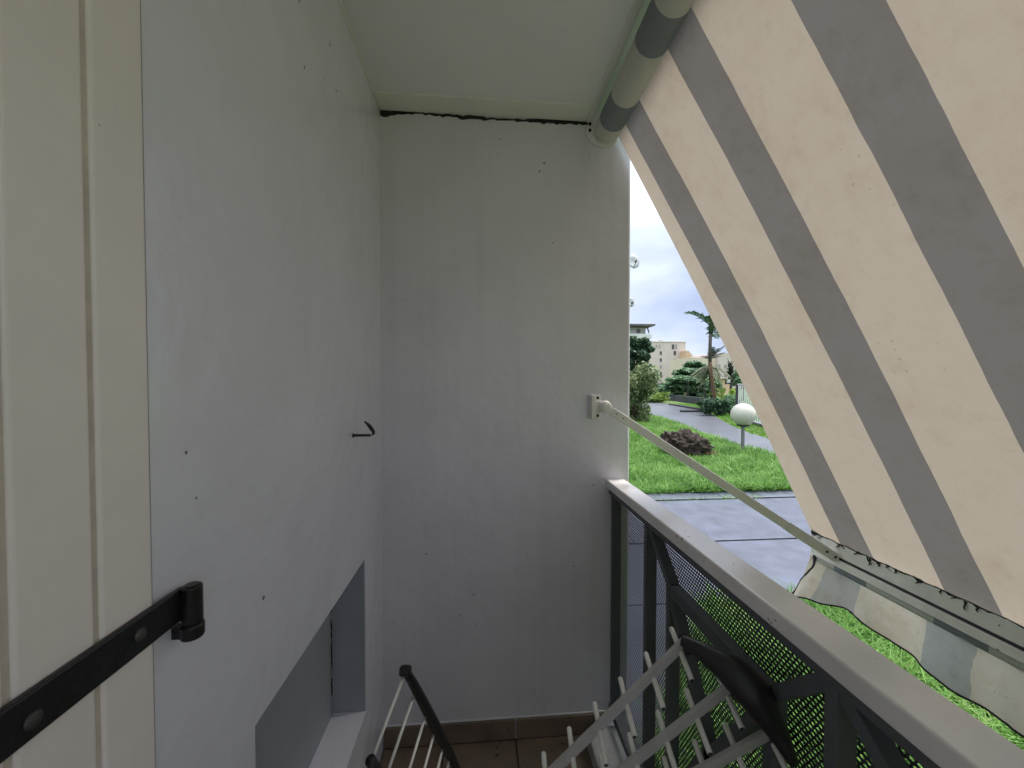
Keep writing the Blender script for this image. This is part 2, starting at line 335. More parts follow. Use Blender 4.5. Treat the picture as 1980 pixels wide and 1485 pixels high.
# wet asphalt path winding away
NE = [(7.3,4.0),(7.15,7.0),(7.142,8.729),(7.335,10.411),(7.68,12.7),(8.79,16.823),(9.44,21.45),(9.73,23.9),(10.6,28),(12.2,33),(14,40)]
FE = [(9.3,4.0),(9.0,8.5),(8.99,11.27),(9.36,12.70),(10.2,14.9),(11.0,16.64),(12.0,18.8),(13.0,20.8),(14.4,25.5),(15.5,31.0),(16.6,40)]
def strip(A, B, z, zb=None):
    m = MB(); n = len(A)
    v = [(a[0],a[1],z) for a in A] + [(b[0],b[1],z) for b in B]
    m.add(v, [(i, n+i, n+i+1, i+1) for i in range(n-1)]); return m
ap = strip(NE, FE, GZ + .012).build('asphalt_path', M['asph'])
tag(ap, 'wet grey asphalt path curving away past the lamp', None, kind='structure')

# ------------------------------------------------------------------ the setting: balcony shell
XL, YE, ZC, ZF, XE = -.404, 1.60, 2.482, -.12, .636
lw = MB()
lw.box(XL-.25, XL, .71, 1.368, .775, 2.75)         # over the niche
lw.box(XL-.25, XL, .503, .71, -.4, 2.75)
lw.box(XL-.25, XL, 1.368, YE+.2, -.4, 2.75)
lw.box(XL-.25, XL, .71, 1.368, -.4, .235)
lw.box(XL-.25, XL, -.62, .503, 2.2, 2.75)          # over the shutter
lw.box(XL-.25, XL, -4.2, -.62, -.4, 2.75)
lwo = lw.build('wall_left', M['wall'])
tag(lwo, 'pale blue grey painted wall with a low niche', None, kind='structure')
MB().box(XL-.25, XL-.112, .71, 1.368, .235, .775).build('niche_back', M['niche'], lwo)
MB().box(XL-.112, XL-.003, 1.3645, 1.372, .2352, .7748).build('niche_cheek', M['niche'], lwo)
# ragged crack in the corner of the niche
def ragged(pts, wid, seed, depth, along):       # thin ragged dark seam through points, standing proud by depth
    rg = random.Random(seed); m = MB(); pts = [Vector(p) for p in pts]
    up_, out_ = along; up_ = Vector(up_); out_ = Vector(out_); n = len(pts); v = []
    for i, p in enumerate(pts):
        a = wid[i] if hasattr(wid, '__len__') else wid
        a1 = a * rg.uniform(.35, 1.1); a2 = a * rg.uniform(.35, 1.1)
        v += [p + up_ * a1, p - up_ * a2, p + up_ * a1 * .6 + out_ * depth, p - up_ * a2 * .6 + out_ * depth]
    f = []
    for i in range(n-1):
        a = 4*i; b = a+4
        f += [(a, b, b+2, a+2), (a+2, b+2, b+3, a+3), (a+3, b+3, b+1, a+1)]
    return m.add(v, f)
rg = random.Random(3)
for (z0, z1) in ((.31,.37),(.40,.50),(.505,.57),(.60,.64)):
    k = 9
    ragged([(XL-.1115, 1.352 + rg.uniform(-.003,.004), z0 + (z1-z0)*i/(k-1)) for i in range(k)], [.002]+[.0042]*(k-2)+[.001], int(z0*100), .002, ((0,1,0),(1,0,0))).build('crack', M['mould'], lwo)
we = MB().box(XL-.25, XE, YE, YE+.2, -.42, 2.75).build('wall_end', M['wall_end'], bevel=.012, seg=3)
tag(we, 'grey painted end wall of the balcony', None, kind='structure')
# mould-black gap under the ceiling edge
k = 64; pts = []; wd = []
for i in range(k):
    s = i / (k-1); x = XL + .004 + s * (.462 - XL)
    pts.append((x, YE - .0005, 2.4705 + .003*math.sin(9*s) + rg.uniform(-.002,.002)))
    wd.append(.018 - .02*s if s < .1 else (.0075 + .004*math.sin(17*s+1) + rg.uniform(-.002,.003) + (.006 if s > .72 else 0)))
ragged(pts, wd, 5, .003, ((0,0,1),(0,-1,0))).build('mould_seam', M['mould'], we)
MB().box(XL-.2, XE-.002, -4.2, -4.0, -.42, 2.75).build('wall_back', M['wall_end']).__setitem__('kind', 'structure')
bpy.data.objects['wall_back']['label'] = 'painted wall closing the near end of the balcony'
ce = MB(); ce.box(XL-.25, .452, -4.2, YE+.2, ZC, 2.76); ce.box(.452, .66, -4.2, YE+.2, 2.53, 2.76)
ceo = ce.build('ceiling', M['ceil']); tag(ceo, 'smooth grey painted underside of the slab above', None, kind='structure')
MB().box(XL+.001, .440, 1.502, YE+.05, ZC-.006, ZC+.01).build('edge_strip', M['lip'], ceo, bevel=.003)
MB().box(.440, .464, -4.19, YE+.04, ZC-.010, ZC+.02).build('drip_lip', M['lip'], ceo, bevel=.003)
MB().box(XL-.001, XL+.006, -4.0, 1.50, ZC-.006, ZC+.004).build('corner_bead', M['lip'], ceo, bevel=.002)
# floor slab with terracotta tiles and skirting
fl = MB().box(XL-.2, .64, -4.2, YE+.1, -.45, ZF-.008).build('balcony_floor', M['grout']); tag(fl, 'terracotta tiled balcony floor', None, kind='structure')
T = .30
xs_ = [XL+.004]
while xs_[-1] < .60: xs_.append(.144 - T*2 + T*len(xs_) if len(xs_) > 1 else .144 - T)
xs_ = [XL+.004, .144-T, .144, .144+T, .544]
yy = 1.588
while yy > -3.6:
    for a, b in zip(xs_[:-1], xs_[1:]):
        MB().box(a+.0025, b-.0025, yy-T+.005, yy, ZF-.012, ZF+random.uniform(-.0006,.0006)).build('tile', M['tile'], fl, bevel=.002)
    yy -= T
MB().box(.546, .639, -3.6, 1.598, ZF-.012, ZF+.02).build('edge_kerb', M['kerb'], fl, bevel=.004)
for a, b in ((XL+.004, .142), (.147, .544)):
    MB().box(a, b, 1.589, 1.599, ZF+.001, -.036).build('skirting_tile', M['tile'], fl, bevel=.002)
MB().box(XL, .544, 1.5945, 1.5995, -.0355, -.028).build('skirting_joint', M['wall_end'], fl, bevel=.004)

# ------------------------------------------------------------------ board shutter on the left
sh = empty('board_shutter', (-.41, .45, -.1)); tag(sh, 'cream painted board shutter with a black strap hinge at left', 'shutter')
ed = [.500, .4295, .353, .276, .199, .122, .045, -.032, -.109, -.186, -.263, -.34, -.417, -.494, -.571, -.61]
lean = .0
for a, b in zip(ed[:-1], ed[1:]):
    MB().box(-.430, -.398, b+.0032, a-.0032, -.10, 2.19).build('board', M['shutter'], sh, bevel=.004, seg=3)
MB().box(-.436, -.4012, -.61, .498, -.095, 2.185).build('backing_panel', M['groove'], sh)
st = MB(); st.box(-.3975, -.3895, -.35, .536, 1.079, 1.121)
so = st.build('strap_hinge', M['iron'], sh, bevel=.002)
kn = MB(); kn.tube([(-.382,.536,1.072),(-.382,.536,1.1215)], .0118, 24); kn.build('knuckle', M['iron'], sh, smooth='auto', bevel=.002)
ob = MB(); ob.tube([(-.382,.536,1.052),(-.382,.536,1.0715)], .0132, 24); ob.build('pintle', M['iron'], sh, smooth='auto', bevel=.003)
MB().tube([(-.382,.536,1.1216),(-.382,.536,1.1235)], .0075, 20).build('pin_head', M['bolt'], sh, smooth='auto', bevel=.001)
MB().box(-.416, -.388, .530, .542, 1.053, 1.068).build('pintle_arm', M['iron'], sh)
for y, z in ((.361,1.096),(.467,1.101),(.22,1.1),(.05,1.1)):
    MB().lathe([(.0001,.0),(.0075,.0),(.0075,.0012),(.0052,.0036),(.0001,.0044)], (-.3896,y,z), 18, 'x').build('bolt_head', M['bolt'], so, smooth=True)
kids(sh); at_root(sh, [])

# ------------------------------------------------------------------ shutter stop on the left wall
hk = empty('shutter_stop', (XL, 1.25, 1.22)); tag(hk, 'small black iron shutter stop sticking out of the left wall', 'shutter stop')
MB().tube([(XL-.004,1.25,1.2215),(-.349,1.25,1.2215)], .0042, 12).build('stem', M['iron'], hk, smooth=True)
MB().lathe([(.0001,0),(.0075,0),(.006,.003),(.0001,.0035)], (XL,1.25,1.2215), 16, 'x').build('rosette', M['iron'], hk, smooth=True)
bm_ = MB(); prof = [(-.3465,1.2185,.004),(-.3405,1.2225,.0052),(-.3405,1.2325,.005),(-.3475,1.2435,.0062),(-.3555,1.2545,.0052),(-.3655,1.2635,.0026),(-.3685,1.2668,.001)]
v = []; 
for (x, z, h) in prof: v += [(x-h*.8,1.2465,z-h*.45),(x+h*.8,1.2465,z+h*.45),(x+h*.8,1.2535,z+h*.45),(x-h*.8,1.2535,z-h*.45)]
f = [(0,1,2,3)]
for i in range(len(prof)-1):
    for j in range(4): f.append((4*i+j, 4*i+(j+1)%4, 4*i+4+(j+1)%4, 4*i+4+j))
f.append(tuple(4*(len(prof)-1)+j for j in (3,2,1,0)))
bm_.add(v, f).build('catch', M['iron'], hk, bevel=.001)
kids(hk)

# ------------------------------------------------------------------ railing
ra = empty('balcony_railing', (.57, 1.0, ZF)); tag(ra, 'grey metal balcony railing with perforated sheet and flat handrail', 'railing')
MB().box(.533, .612, -4.0, 1.599, .938, .975).build('handrail', M['rail'], ra, bevel=.005, seg=3)
MB().box(.545, .588, -4.0, 1.599, .914, .9375).build('top_rail', M['frame'], ra)
MB().box(.548, .586, -4.0, 1.599, -.03, .005).build('bottom_rail', M['frame'], ra)
posts = [1.575, 1.245, .556, -.13, -.82, -1.51, -2.2, -2.9, -3.59]
for p in posts: MB().box(.550, .586, p-.0115, p+.0115, -.03, .9138).build('post', M['frame'], ra, bevel=.002)
for p, b in ((1.245,.556),(.556,-.13),(-.13,-.82)):
    i1, i0 = p-.155, b+.135
    for z in (.775, .155): MB().box(.553, .585, i0+.012, i1-.012, z-.0165, z+.0165).build('inner_rail', M['frame'], ra, bevel=.002)
    for q in (i1, i0): MB().box(.552, .5855, q-.0118, q+.0118, .138, .792).build('inner_stile', M['frame'], ra, bevel=.002)
    for (y0,z0,y1,z1) in ((p-.01,.912,i1,.785),(b+.01,.912,i0,.785),(p-.01,.01,i1,.145),(b+.01,.01,i0,.145),(i1,.77,(i0+i1)/2,.465),(i0,.77,(i0+i1)/2,.465),(i1,.16,(i0+i1)/2,.465),(i0,.16,(i0+i1)/2,.465)):
        MB().beam((.569,y0,z0),(.569,y1,z1),(1,0,0),.0145,.0125).build('brace', M['frame'], ra)
# perforated sheet: every slot is a real hole
pw, ph, hw, hh, thk = .0104, .0092, .0078, .0045, .0006
rows = int(.93/ph); cols = int(2.2/pw)
o6 = np.array([(-.5,0),(-.5,.5),(.5,.5),(.5,0),(.5,-.5),(-.5,-.5)]) * (pw, ph)
i6 = np.array([(-.5,0),(-.2,.5),(.2,.5),(.5,0),(.2,-.5),(-.2,-.5)]) * (hw, hh)
rr, cc = np.meshgrid(np.arange(rows), np.arange(cols), indexing='ij')
cy = (1.585 - cc*pw - (rr % 2)*pw*.5).ravel(); cz = (-.01 + rr*ph).ravel(); nn = len(cy)
P = np.zeros((nn, 18, 3)); XS = .5885
for k in range(6):
    P[:,k] = np.stack([np.full(nn,XS), cy+o6[k,0], cz+o6[k,1]], 1)
    P[:,6+k] = np.stack([np.full(nn,XS), cy+i6[k,0], cz+i6[k,1]], 1)
    P[:,12+k] = np.stack([np.full(nn,XS+thk), cy+i6[k,0], cz+i6[k,1]], 1)
fc = []
for k in range(6):
    k2 = (k+1) % 6; fc += [(k,k2,6+k2,6+k),(6+k,6+k2,12+k2,12+k)]
F_ = (np.arange(nn)[:,None,None]*18 + np.array(fc)[None]).reshape(-1,4)
ps = raw('perforated_sheet', P.reshape(-1,3), F_, M['mesh'], ra); ps['kind'] = 'stuff'
MB().box(.5885, .5897, -4.0, -.62, -.01, .913).build('light_block_sheet', M['mesh'], ra)  # solid sheet out of view, added to keep low light off the end wall
kids(ra)

# blotchy block at the foot of the railing
bk = MB().box(.432, .540, 1.335, 1.545, ZF, -.045).build('stone_block', M['block'], bevel=.012)
tag(bk, 'blotchy pale stone block on the tiles under the railing', 'block')

# ------------------------------------------------------------------ awning
aw = empty('striped_awning', (.53, 1.58, 2.43)); tag(aw, 'cream and grey striped awning with white drop arm and scalloped valance', 'awning')
TX, TZ, TR, AEND = .522, 2.432, .053, -.45
U0 = 1.502          # coordinate of the far border of the first grey stripe at the roller; grey when (U0-u) mod period < grey width
def grid_uv(name, fn, us, vs_, matl, parent, thick=0, smooth=True, closed=False):
    nu, nv = len(us), len(vs_); V = [fn(u, v) for u in us for v in vs_]
    F = [(i*nv+j, (i+1)*nv+j, (i+1)*nv+j+1, i*nv+j+1) for i in range(nu-1) for j in range(nv-1)]
    me = bpy.data.meshes.new(name); me.from_pydata([tuple(q) for q in V], [], F)
    ul = me.uv_layers.new(name='UVMap'); 
    for p in me.polygons:
        for li in p.loop_indices:
            vi = me.loops[li].vertex_index; ul.data[li].uv = (U0 - us[vi // nv], vs_[vi % nv])
    o = bpy.data.objects.new(name, me); COL.objects.link(o); me.materials.append(matl); o.parent = parent
    if smooth: me.shade_smooth()
    if thick: md = o.modifiers.new('thickness', 'SOLIDIFY'); md.thickness = thick; md.offset = 0
    return o
lin = lambda a, b, n: [a + (b-a)*i/(n-1) for i in range(n)]
us = lin(1.583, AEND, 70)
grid_uv('roller', lambda u, v: (TX + TR*math.cos(v), u, TZ + TR*math.sin(v)), us, lin(0, 2*math.pi, 41), M['wound'], aw)
MB().tube([(TX,1.5835,TZ),(TX,1.590,TZ)], TR*.97, 32).build('roller_cap', M['alu'], aw, smooth='auto')
# wall bracket: a plate with an ear to the left, with two screw holes
pv = [(TX - .012 + .072*math.cos(2*math.pi*i/40), TZ + .004 + .066*math.sin(2*math.pi*i/40)) for i in range(40)]
bp_ = MB(); bp_.add([(x,1.590,z) for x,z in pv]+[(x,1.5985,z) for x,z in pv], [tuple(range(40)), tuple(reversed(range(40,80)))]+[(i,40+i,40+(i+1)%40,(i+1)%40) for i in range(40)])
bo = bp_.build('roller_bracket', M['alu'], aw, bevel=.001)
for z in (TZ+.030, TZ+.004): MB().tube([(TX-.0695,1.5885,z),(TX-.0695,1.5905,z)], .0068, 16).build('screw_hole', M['mould'], bo)
B0, B1 = Vector((.5685, 0, 2.418)), Vector((1.4225, 0, .7445))
def fab(u, v):        # v 0 at the roller, 1 at the front bar; a slight belly and a little skew
    q = B0.lerp(B1, v); s = math.sin(math.pi*v)
    nrm = Vector((B0.z-B1.z, 0, B1.x-B0.x)).normalized()
    q = q + nrm * (s*(.012 + .004*math.sin(u*5+1))) + nrm*(.0015*math.sin(u*23+v*6)*s)
    return (q.x, u - .10*v*(1 if u < 1.52 else 1-(u-1.52)*9), q.z)
uf = lin(1.583, AEND+.03, 110)
fo = grid_uv('fabric', fab, uf, lin(0, 1, 60), M['fabric'], aw)
# front bar with its groove
fb = MB(); fb.box(1.4240, 1.452, AEND, 1.535, .690, .7495); fb.box(1.419, 1.448, AEND, 1.535, .650, .6785)
fbo = fb.build('front_bar', M['bar'], aw, bevel=.002)
MB().box(1.4275, 1.446, AEND+.01, 1.53, .6783, .6902).build('groove', M['dark'], fbo)
MB().box(1.421, 1.454, 1.5352, 1.543, .652, .752).build('end_cap', M['alu'], fbo, bevel=.003)
# mouldy frayed upper edge
k = 240
pts = [(1.4212, 1.54 - i*((1.54-AEND)/k), .7465 + .002*math.sin(i*.7)) for i in range(k)]
rg = random.Random(9)
wd = [.0035 + (.010 if rg.random() < .16 else 0) * rg.random() + (.008 if i < 5 else 0) for i in range(k)]
ragged(pts, wd, 21, .0015, ((0,0,1),(-1,0,0))).build('mouldy_edge', M['mould'], fbo)
for y0, L in ((1.497,.018),(1.415,.02),(1.40,.012),(1.335,.016),(1.30,.03),(1.292,.022),(1.265,.014),(1.255,.018),(1.225,.012),(1.20,.016),(1.13,.016),(1.07,.013),(1.035,.012),(1.01,.028),(.98,.016)):
    n_ = 4; ragged([(1.4214, y0 + rg.uniform(-.006,.006)*i, .745 - L*i/(n_-1)) for i in range(n_)], [.006,.005,.004,.0015], int(y0*1000), .0015, ((0,1,0),(-1,0,0))).build('mould_spot', M['mould'], fbo)
# valance
def vb(y):
    ptsv = [(1.62,.415),(1.55,.432),(1.463,.464),(1.352,.503),(1.255,.478),(1.15,.470),(1.096,.474),(.992,.476),(.885,.482)]
    if y >= ptsv[0][0]: return ptsv[0][1]
    for (a, za), (b, zb) in zip(ptsv[:-1], ptsv[1:]):
        if b <= y <= a:
            t = (a-y)/(a-b); t = t*t*(3-2*t); return za + (zb-za)*t
    return .478 + .018*math.sin((y-.885)*7.5)
def val(u, v):
    y = u; z = .652 + (vb(u)-.652)*v
    x = 1.434 + .026*v*math.sin(u*11+.6) + .011*v*math.sin(u*27+1.2) + .004*v*math.sin(u*61) - .02*v*v
    return (x, y + (.055*v*v if u > 1.5 else .055*v*v*max(0,(u-1.3)/.2)), z)
uvv = lin(1.555, AEND+.02, 220)
U0s = U0; U0 = 1.436
vo_ = grid_uv('valance', val, uvv, lin(0, 1, 14), M['valance'], aw)
grid_uv('valance_hem', lambda u, v: (1.4305, u, .6495 - .026*v), lin(1.55, AEND+.02, 60), [0, 1], M['wound'], vo_, thick=.001)
U0 = U0s
MB().tube([Vector(val(u, 1)) for u in uvv], .0032, 8).build('piping', M['mould'], vo_, smooth=True)
k = 16
pts = [Vector(val(1.548 - .012*math.sin(i*.5), i/(k-1))) + Vector((-.002,0,0)) for i in range(k)]
ragged([p + Vector((0,-.012*(1-i/k),0)) for i, p in enumerate(pts)], [.014]*3+[.007]*6+[.004]*4+[.006,.008,.009], 31, .001, ((0,1,0),(-1,0,0))).build('mould_stain', M['mould'], vo_)
# drop arm
A0, A1 = Vector((.512, 1.556, 1.288)), Vector((1.412, 1.430, .690))
da = (A1-A0).normalized()
arm = MB().beam(A0 + da*.03, A0.lerp(A1, .80), (0,1,0), .010, .0165).build('arm', M['alu'], aw, bevel=.003)
MB().beam(A0.lerp(A1, .80), A1 + da*.01, (0,1,0), .0115, .0185).build('arm_sleeve', M['alu'], arm, bevel=.003)
MB().beam(A1 - da*.005, A1 + da*.065, (0,1,0), .013, .0125).build('arm_end', M['alu'], arm, bevel=.002)
for t_ in (.052, .085):
    p = A0 + da*t_ + Vector((0,-.0105,0)); MB().tube([p, p+Vector((0,-.001,0))], .0028, 10).build('screw', M['dark'], arm)
for t_ in (1.0, .965):
    p = A0.lerp(A1, t_) + Vector((0,-.0135,0)); MB().tube([p, p+Vector((0,-.002,0))], .005, 10).build('screw', M['dark'], arm)
dy2 = Vector((0, AEND - 1.5 + .06, 0))
MB().beam(A0 + da*.03 + dy2, A1 + da*.06 + dy2, (0,1,0), .010, .0165).build('arm', M['alu'], aw, bevel=.003)
MB().box(.486, .526, A0.y+dy2.y+.02, A0.y+dy2.y+.06, ZF, 2.46).build('support_post', M['alu'], aw, bevel=.003)
kb = MB(); kb.lathe([(.0001,-.020),(.012,-.020),(.013,-.0175),(.020,-.0165),(.0245,-.012),(.026,-.004),(.026,.010),(.0001,.010)], (A0.x,A0.y,A0.z), 28, 'y')
kb.build('arm_knuckle', M['alu'], aw, smooth='auto')
wb = MB(); wb.box(.456, .476, 1.560, 1.599, 1.235, 1.338); wb.box(.476, .505, 1.583, 1.599, 1.236, 1.337); wb.box(.476, .512, 1.566, 1.5828, 1.268, 1.312)
wbo = wb.build('arm_bracket', M['alu'], aw, bevel=.004, seg=3)
for z in (1.324, 1.249): MB().tube([(.489,1.5835,z),(.489,1.581,z)], .0058, 12).build('bracket_screw', M['mould'], wbo)
kids(aw)

# ------------------------------------------------------------------ drying rack
dr = empty('drying_rack', (.2, 1.1, ZF)); tag(dr, 'folding clothes rack with white rods and black plastic joints on the floor', 'drying rack')
rd = Vector((.05, 1, .48)).normalized()
bars = (((1322,1243), (-52,51), 6, .800), ((1412,1327), (-58,45), 5, .745), ((1497,1411), (-62,35), 5, .690))
tops = []; ends = []
for (x0, y0), (sx, sy), nk, Yb in bars:
    a_ = Vector(at(x0-sx*.06, y0-sy*.06, Yb)); b_ = Vector(at(x0+sx*(nk-.1), y0+sy*(nk-.1), Yb)); tops.append(a_); ends.append(b_)
    d_ = (b_-a_).normalized(); perp = d_.cross(Vector((0,1,0)))
    MB().beam(a_, b_, perp, .0096, .005).build('flat_bar', M['flat'], dr, bevel=.001)
    for k in range(nk):
        c = Vector(at(x0+sx*(k+.12), y0+sy*(k+.12), Yb)) - rd*.002 + Vector((0,.006,-.008))
        ro = MB().tube([c - rd*.062, c + rd*.044, c + rd*.047], [.0056,.0056,.0035], 14).build('rod', M['rod'], dr, smooth='auto')
        MB().tube([c - rd*.0635, c - rd*.0619], .0042, 12).build('rod_end', M['plastic'], ro)
# black joint arm that carries the three bars
JQ = ((1318,1238,.785,.0105),(1345,1252,.765,.016),(1375,1271,.742,.022),(1418,1300,.715,.033),(1452,1335,.695,.035),(1478,1374,.68,.029),(1502,1414,.665,.020),(1520,1447,.652,.014),(1534,1475,.645,.010))
J = [Vector(at(*q[:3])) for q in JQ]
def smoothpath(P, n=6):
    out_ = []
    for i in range(len(P)-1):
        p0, p1, p2, p3 = P[max(i-1,0)], P[i], P[i+1], P[min(i+2,len(P)-1)]
        for k in range(n):
            t = k/n
            out_.append(.5*((2*p1)+(p2-p0)*t+(2*p0-5*p1+4*p2-p3)*t*t+(3*p1-p0-3*p2+p3)*t**3))
    return out_ + [P[-1]]
JP = smoothpath(J); nj = len(JP)
MB().tube(JP, [float(np.interp(i/6, range(len(JQ)), [q[3] for q in JQ])) for i in range(nj)], 16).build('joint_arm', M['plastic'], dr, smooth=True)
for tp in tops:
    for s in (.012, -.014):
        c = tp + rd*s + Vector((0,0,-.004))
        MB().tube([c - rd*.007, c + rd*.007], .0095, 18).build('rod_clip', M['plastic'], dr, smooth='auto', bevel=.002)
# far wing: black rail with thin rods running back towards the near corner
WP = [at(782,1292,1.10), at(806,1335,1.15), at(832,1385,1.215), at(852,1425,1.27), at(868,1455,1.32), at(882,1484,1.37), at(892,1510,1.43)]
WS = smoothpath([Vector(p) for p in WP]); nw = len(WS)
MB().tube(WS, [.0085+.0085*math.sin(math.pi*min(1,(i+1)/nw))**.7 for i in range(nw)], 14).build('wing_rail', M['plastic'], dr, smooth=True)
MB().lathe([(.0001,-.016),(.010,-.016),(.0135,-.012),(.0135,.012),(.010,.016),(.0001,.016)], at(784,1297,1.098), 18, 'x').build('rail_knob', M['plastic'], dr, smooth='auto')
far = [(783,1302,1.10),(802,1340,1.15),(824,1380,1.20),(841,1412,1.245),(857,1443,1.285),(869,1467,1.325)]
dv = at(716,1478,.905) - at(783,1302,1.10)
NE_ = []
for p in far:
    a = at(*p); b = a + dv*(1.0); NE_.append(b)
    MB().tube([a, b], .0042, 12).build('rod', M['rod'], dr, smooth=True)
MB().tube([Vector(NE_[0])-Vector((.0,0,-.01)), NE_[2], NE_[4], Vector(NE_[-1])+Vector((0,.05,-.05))], .012, 14).build('wing_rail', M['plastic'], dr, smooth=True)
# legs down to the tiles
for a, b in ((ends[0], Vector((.16,.95,ZF))), (Vector(NE_[-1]), Vector((-.18,.95,ZF))), (ends[2], Vector((.30,.80,ZF)))):
    MB().tube([a, b], .008, 12).build('leg', M['rod'], dr, smooth=True)
kids(dr)

# ------------------------------------------------------------------ grass
def blades(name, n, sampler, h0, h1, wid, matl, bend=.6, seg=2):
    xy = sampler(n); n = len(xy); h = RNG.uniform(h0, h1, n) * (1 + .25*np.sin(xy[:,0]*1.9)*np.sin(xy[:,1]*2.3)); a = RNG.uniform(0, 2*np.pi, n); be = RNG.uniform(.15, 1, n)*bend
    dx, dy = np.cos(a), np.sin(a); ws = RNG.uniform(.6, 1.2, n)*wid; px, py = -dy*ws*.5, dx*ws*.5
    V = np.zeros((n, 6, 3)); base = np.stack([xy[:,0], xy[:,1], np.full(n, GZ-.005)], 1)
    for k, (t, wk) in enumerate(((0,1.0),(.55,.8),(1.0,.12))):
        off = be*h*t*t; z = h*t*(1 - .35*be*t)
        c = base + np.stack([dx*off, dy*off, z], 1)
        V[:,2*k] = c + np.stack([px*wk, py*wk, 0*px], 1); V[:,2*k+1] = c - np.stack([px*wk, py*wk, 0*px], 1)
    F = (np.arange(n)[:,None,None]*6 + np.array([(0,1,3,2),(2,3,5,4)])[None]).reshape(-1,4)
    return raw(name, V.reshape(-1,3), F, matl)
def near_(n):
    x = RNG.uniform(.72, 4.6, n); y = RNG.uniform(.9, 2.93, n); ok = (y < 2.9) & ((x - 1.02) > (y - 2.0)*.85); return np.stack([x, y], 1)[ok]
def rect(x0, x1, y0, y1): return lambda n: np.stack([RNG.uniform(x0,x1,n), RNG.uniform(y0,y1,n)], 1)
o = blades('lawn_grass', 30000, near_, .08, .24, .0105, M['grass'], bend=1.5)
tag(o, 'long green grass between the balcony and the concrete path', None, kind='stuff')
def interp(A, y): return np.interp(y, [p[1] for p in A], [p[0] for p in A])
def mid(n):
    y = 5.87 + (22-5.87)*RNG.random(n)**1.9; x = RNG.uniform(1.2, 10, n)
    ok = (x < interp(NE, y) + RNG.normal(0,.03,n)) & (x > y*.36 - .6); return np.stack([x, y], 1)[ok]
o = blades('lawn_grass', 120000, mid, .05, .20, .016, M['grass'], bend=1.5)
tag(o, 'thick green lawn beyond the concrete path around the globe lamp', None, kind='stuff')
def far_(n):
    y = RNG.uniform(6, 30, n); x = RNG.uniform(7, 20, n)
    ok = (x > interp(FE, y)) & (x < y*.95+3); return np.stack([x, y], 1)[ok]
o = blades('lawn_grass', 60000, far_, .05, .12, .022, M['grass_far'], bend=.9)
tag(o, 'short grass verge on the far side of the asphalt path', None, kind='stuff')
def weeds(n):
    x = RNG.uniform(2.4, 4.3, n) ; y = 5.535 + RNG.normal(0,.012,n) + RNG.random(n)**3*.1; return np.stack([x,y],1)
o = blades('joint_weeds', 500, weeds, .035, .08, .008, M['grass'], bend=1.1)
tag(o, 'thin weeds growing along the joint of the concrete edging', None, kind='stuff')

# ------------------------------------------------------------------ globe lamp
lp = empty('globe_lamp', (6.78, 9.46, GZ)); tag(lp, 'low garden lamp with a white globe on a grey post', 'lamp')
lx, ly = 6.78, 9.46; gz, gr = .548, .292
MB().tube([(lx,ly,GZ),(lx,ly,gz-gr+.02)], .042, 18).build('post', M['galv'], lp, smooth='auto')
MB().lathe([(.0001,0),(.12,0),(.12,.015),(.05,.03),(.0001,.03)], (lx,ly,GZ), 20).build('base_plate', M['galv'], lp, smooth='auto')
MB().lathe([(.0001,-.03),(.06,-.03),(.15,-.005),(.155,.02),(.0001,.02)], (lx,ly,gz-gr+.005), 28).build('collar', M['dark'], lp, smooth='auto')
gl = MB(); gl.lathe([(max(.0001, gr*math.sin(math.pi*i/28)), -gr*math.cos(math.pi*i/28)) for i in range(29)], (lx,ly,gz), 48)
gl.build('globe', M['globe'], lp, smooth=True)
kids(lp)

# ------------------------------------------------------------------ uprooted stump on the lawn
sp_ = atz(1326, 880, GZ); su = empty('uprooted_stump', (sp_.x, sp_.y, GZ)); tag(su, 'dark brown uprooted tree stump lying on the lawn', 'stump')
bm = bmesh.new(); bmesh.ops.create_icosphere(bm, subdivisions=5, radius=1)
from mathutils import noise
for v in bm.verts:
    d = v.co.copy(); n_ = noise.fractal(d*2.1, 1, 2, 5); n2 = noise.fractal(d*7, 1, 2, 4)
    v.co = d * (1 + .26*n_ + .24*n2)
    v.co.x *= .56; v.co.y *= .40; v.co.z *= .33
    if v.co.x > .1: v.co.z *= 1 - .35*min(1,(v.co.x-.1)/.5)
me = bpy.data.meshes.new('root_ball'); bm.to_mesh(me); bm.free(); me.materials.append(M['stump'])
o = bpy.data.objects.new('root_ball', me); COL.objects.link(o); o.parent = su; o.location = (0,0,.25); o.rotation_euler = (0, R(10), R(-12)); me.shade_smooth()
rg = random.Random(4); rt = MB(); 
for i in range(420):
    a = rg.uniform(0, 2*math.pi); e_ = rg.uniform(-.3, 1.2); c = Vector((.56*math.cos(a)*math.cos(e_), .38*math.sin(a)*math.cos(e_), .24+.27*math.sin(e_)))
    d = Vector((rg.uniform(-1,1), rg.uniform(-1,1), rg.uniform(-.8,.5))).normalized(); L = rg.uniform(.06,.2)
    rt.tube([c - d*L*.4, c + d*L*.3 + Vector((0,0,-.02)), c + d*L*.7 + Vector((0,0,-.06))], [.008,.006,.002], 5)
rto = rt.build('rootlets', M['stump'], su); rto['kind'] = 'stuff'
rt = MB()
for i in range(120):
    c = Vector((rg.uniform(.25,.62), rg.uniform(-.35,.1), rg.uniform(0,.14))); d = Vector((rg.uniform(-1,1), rg.uniform(-1,1), rg.uniform(-.2,.3))).normalized(); L = rg.uniform(.06,.22)
    rt.tube([c, c + d*L*.6, c + d*L + Vector((0,0,-.03))], [.009,.006,.002], 5)
rto = rt.build('broken_wood', M['straw'], su); rto['kind'] = 'stuff'

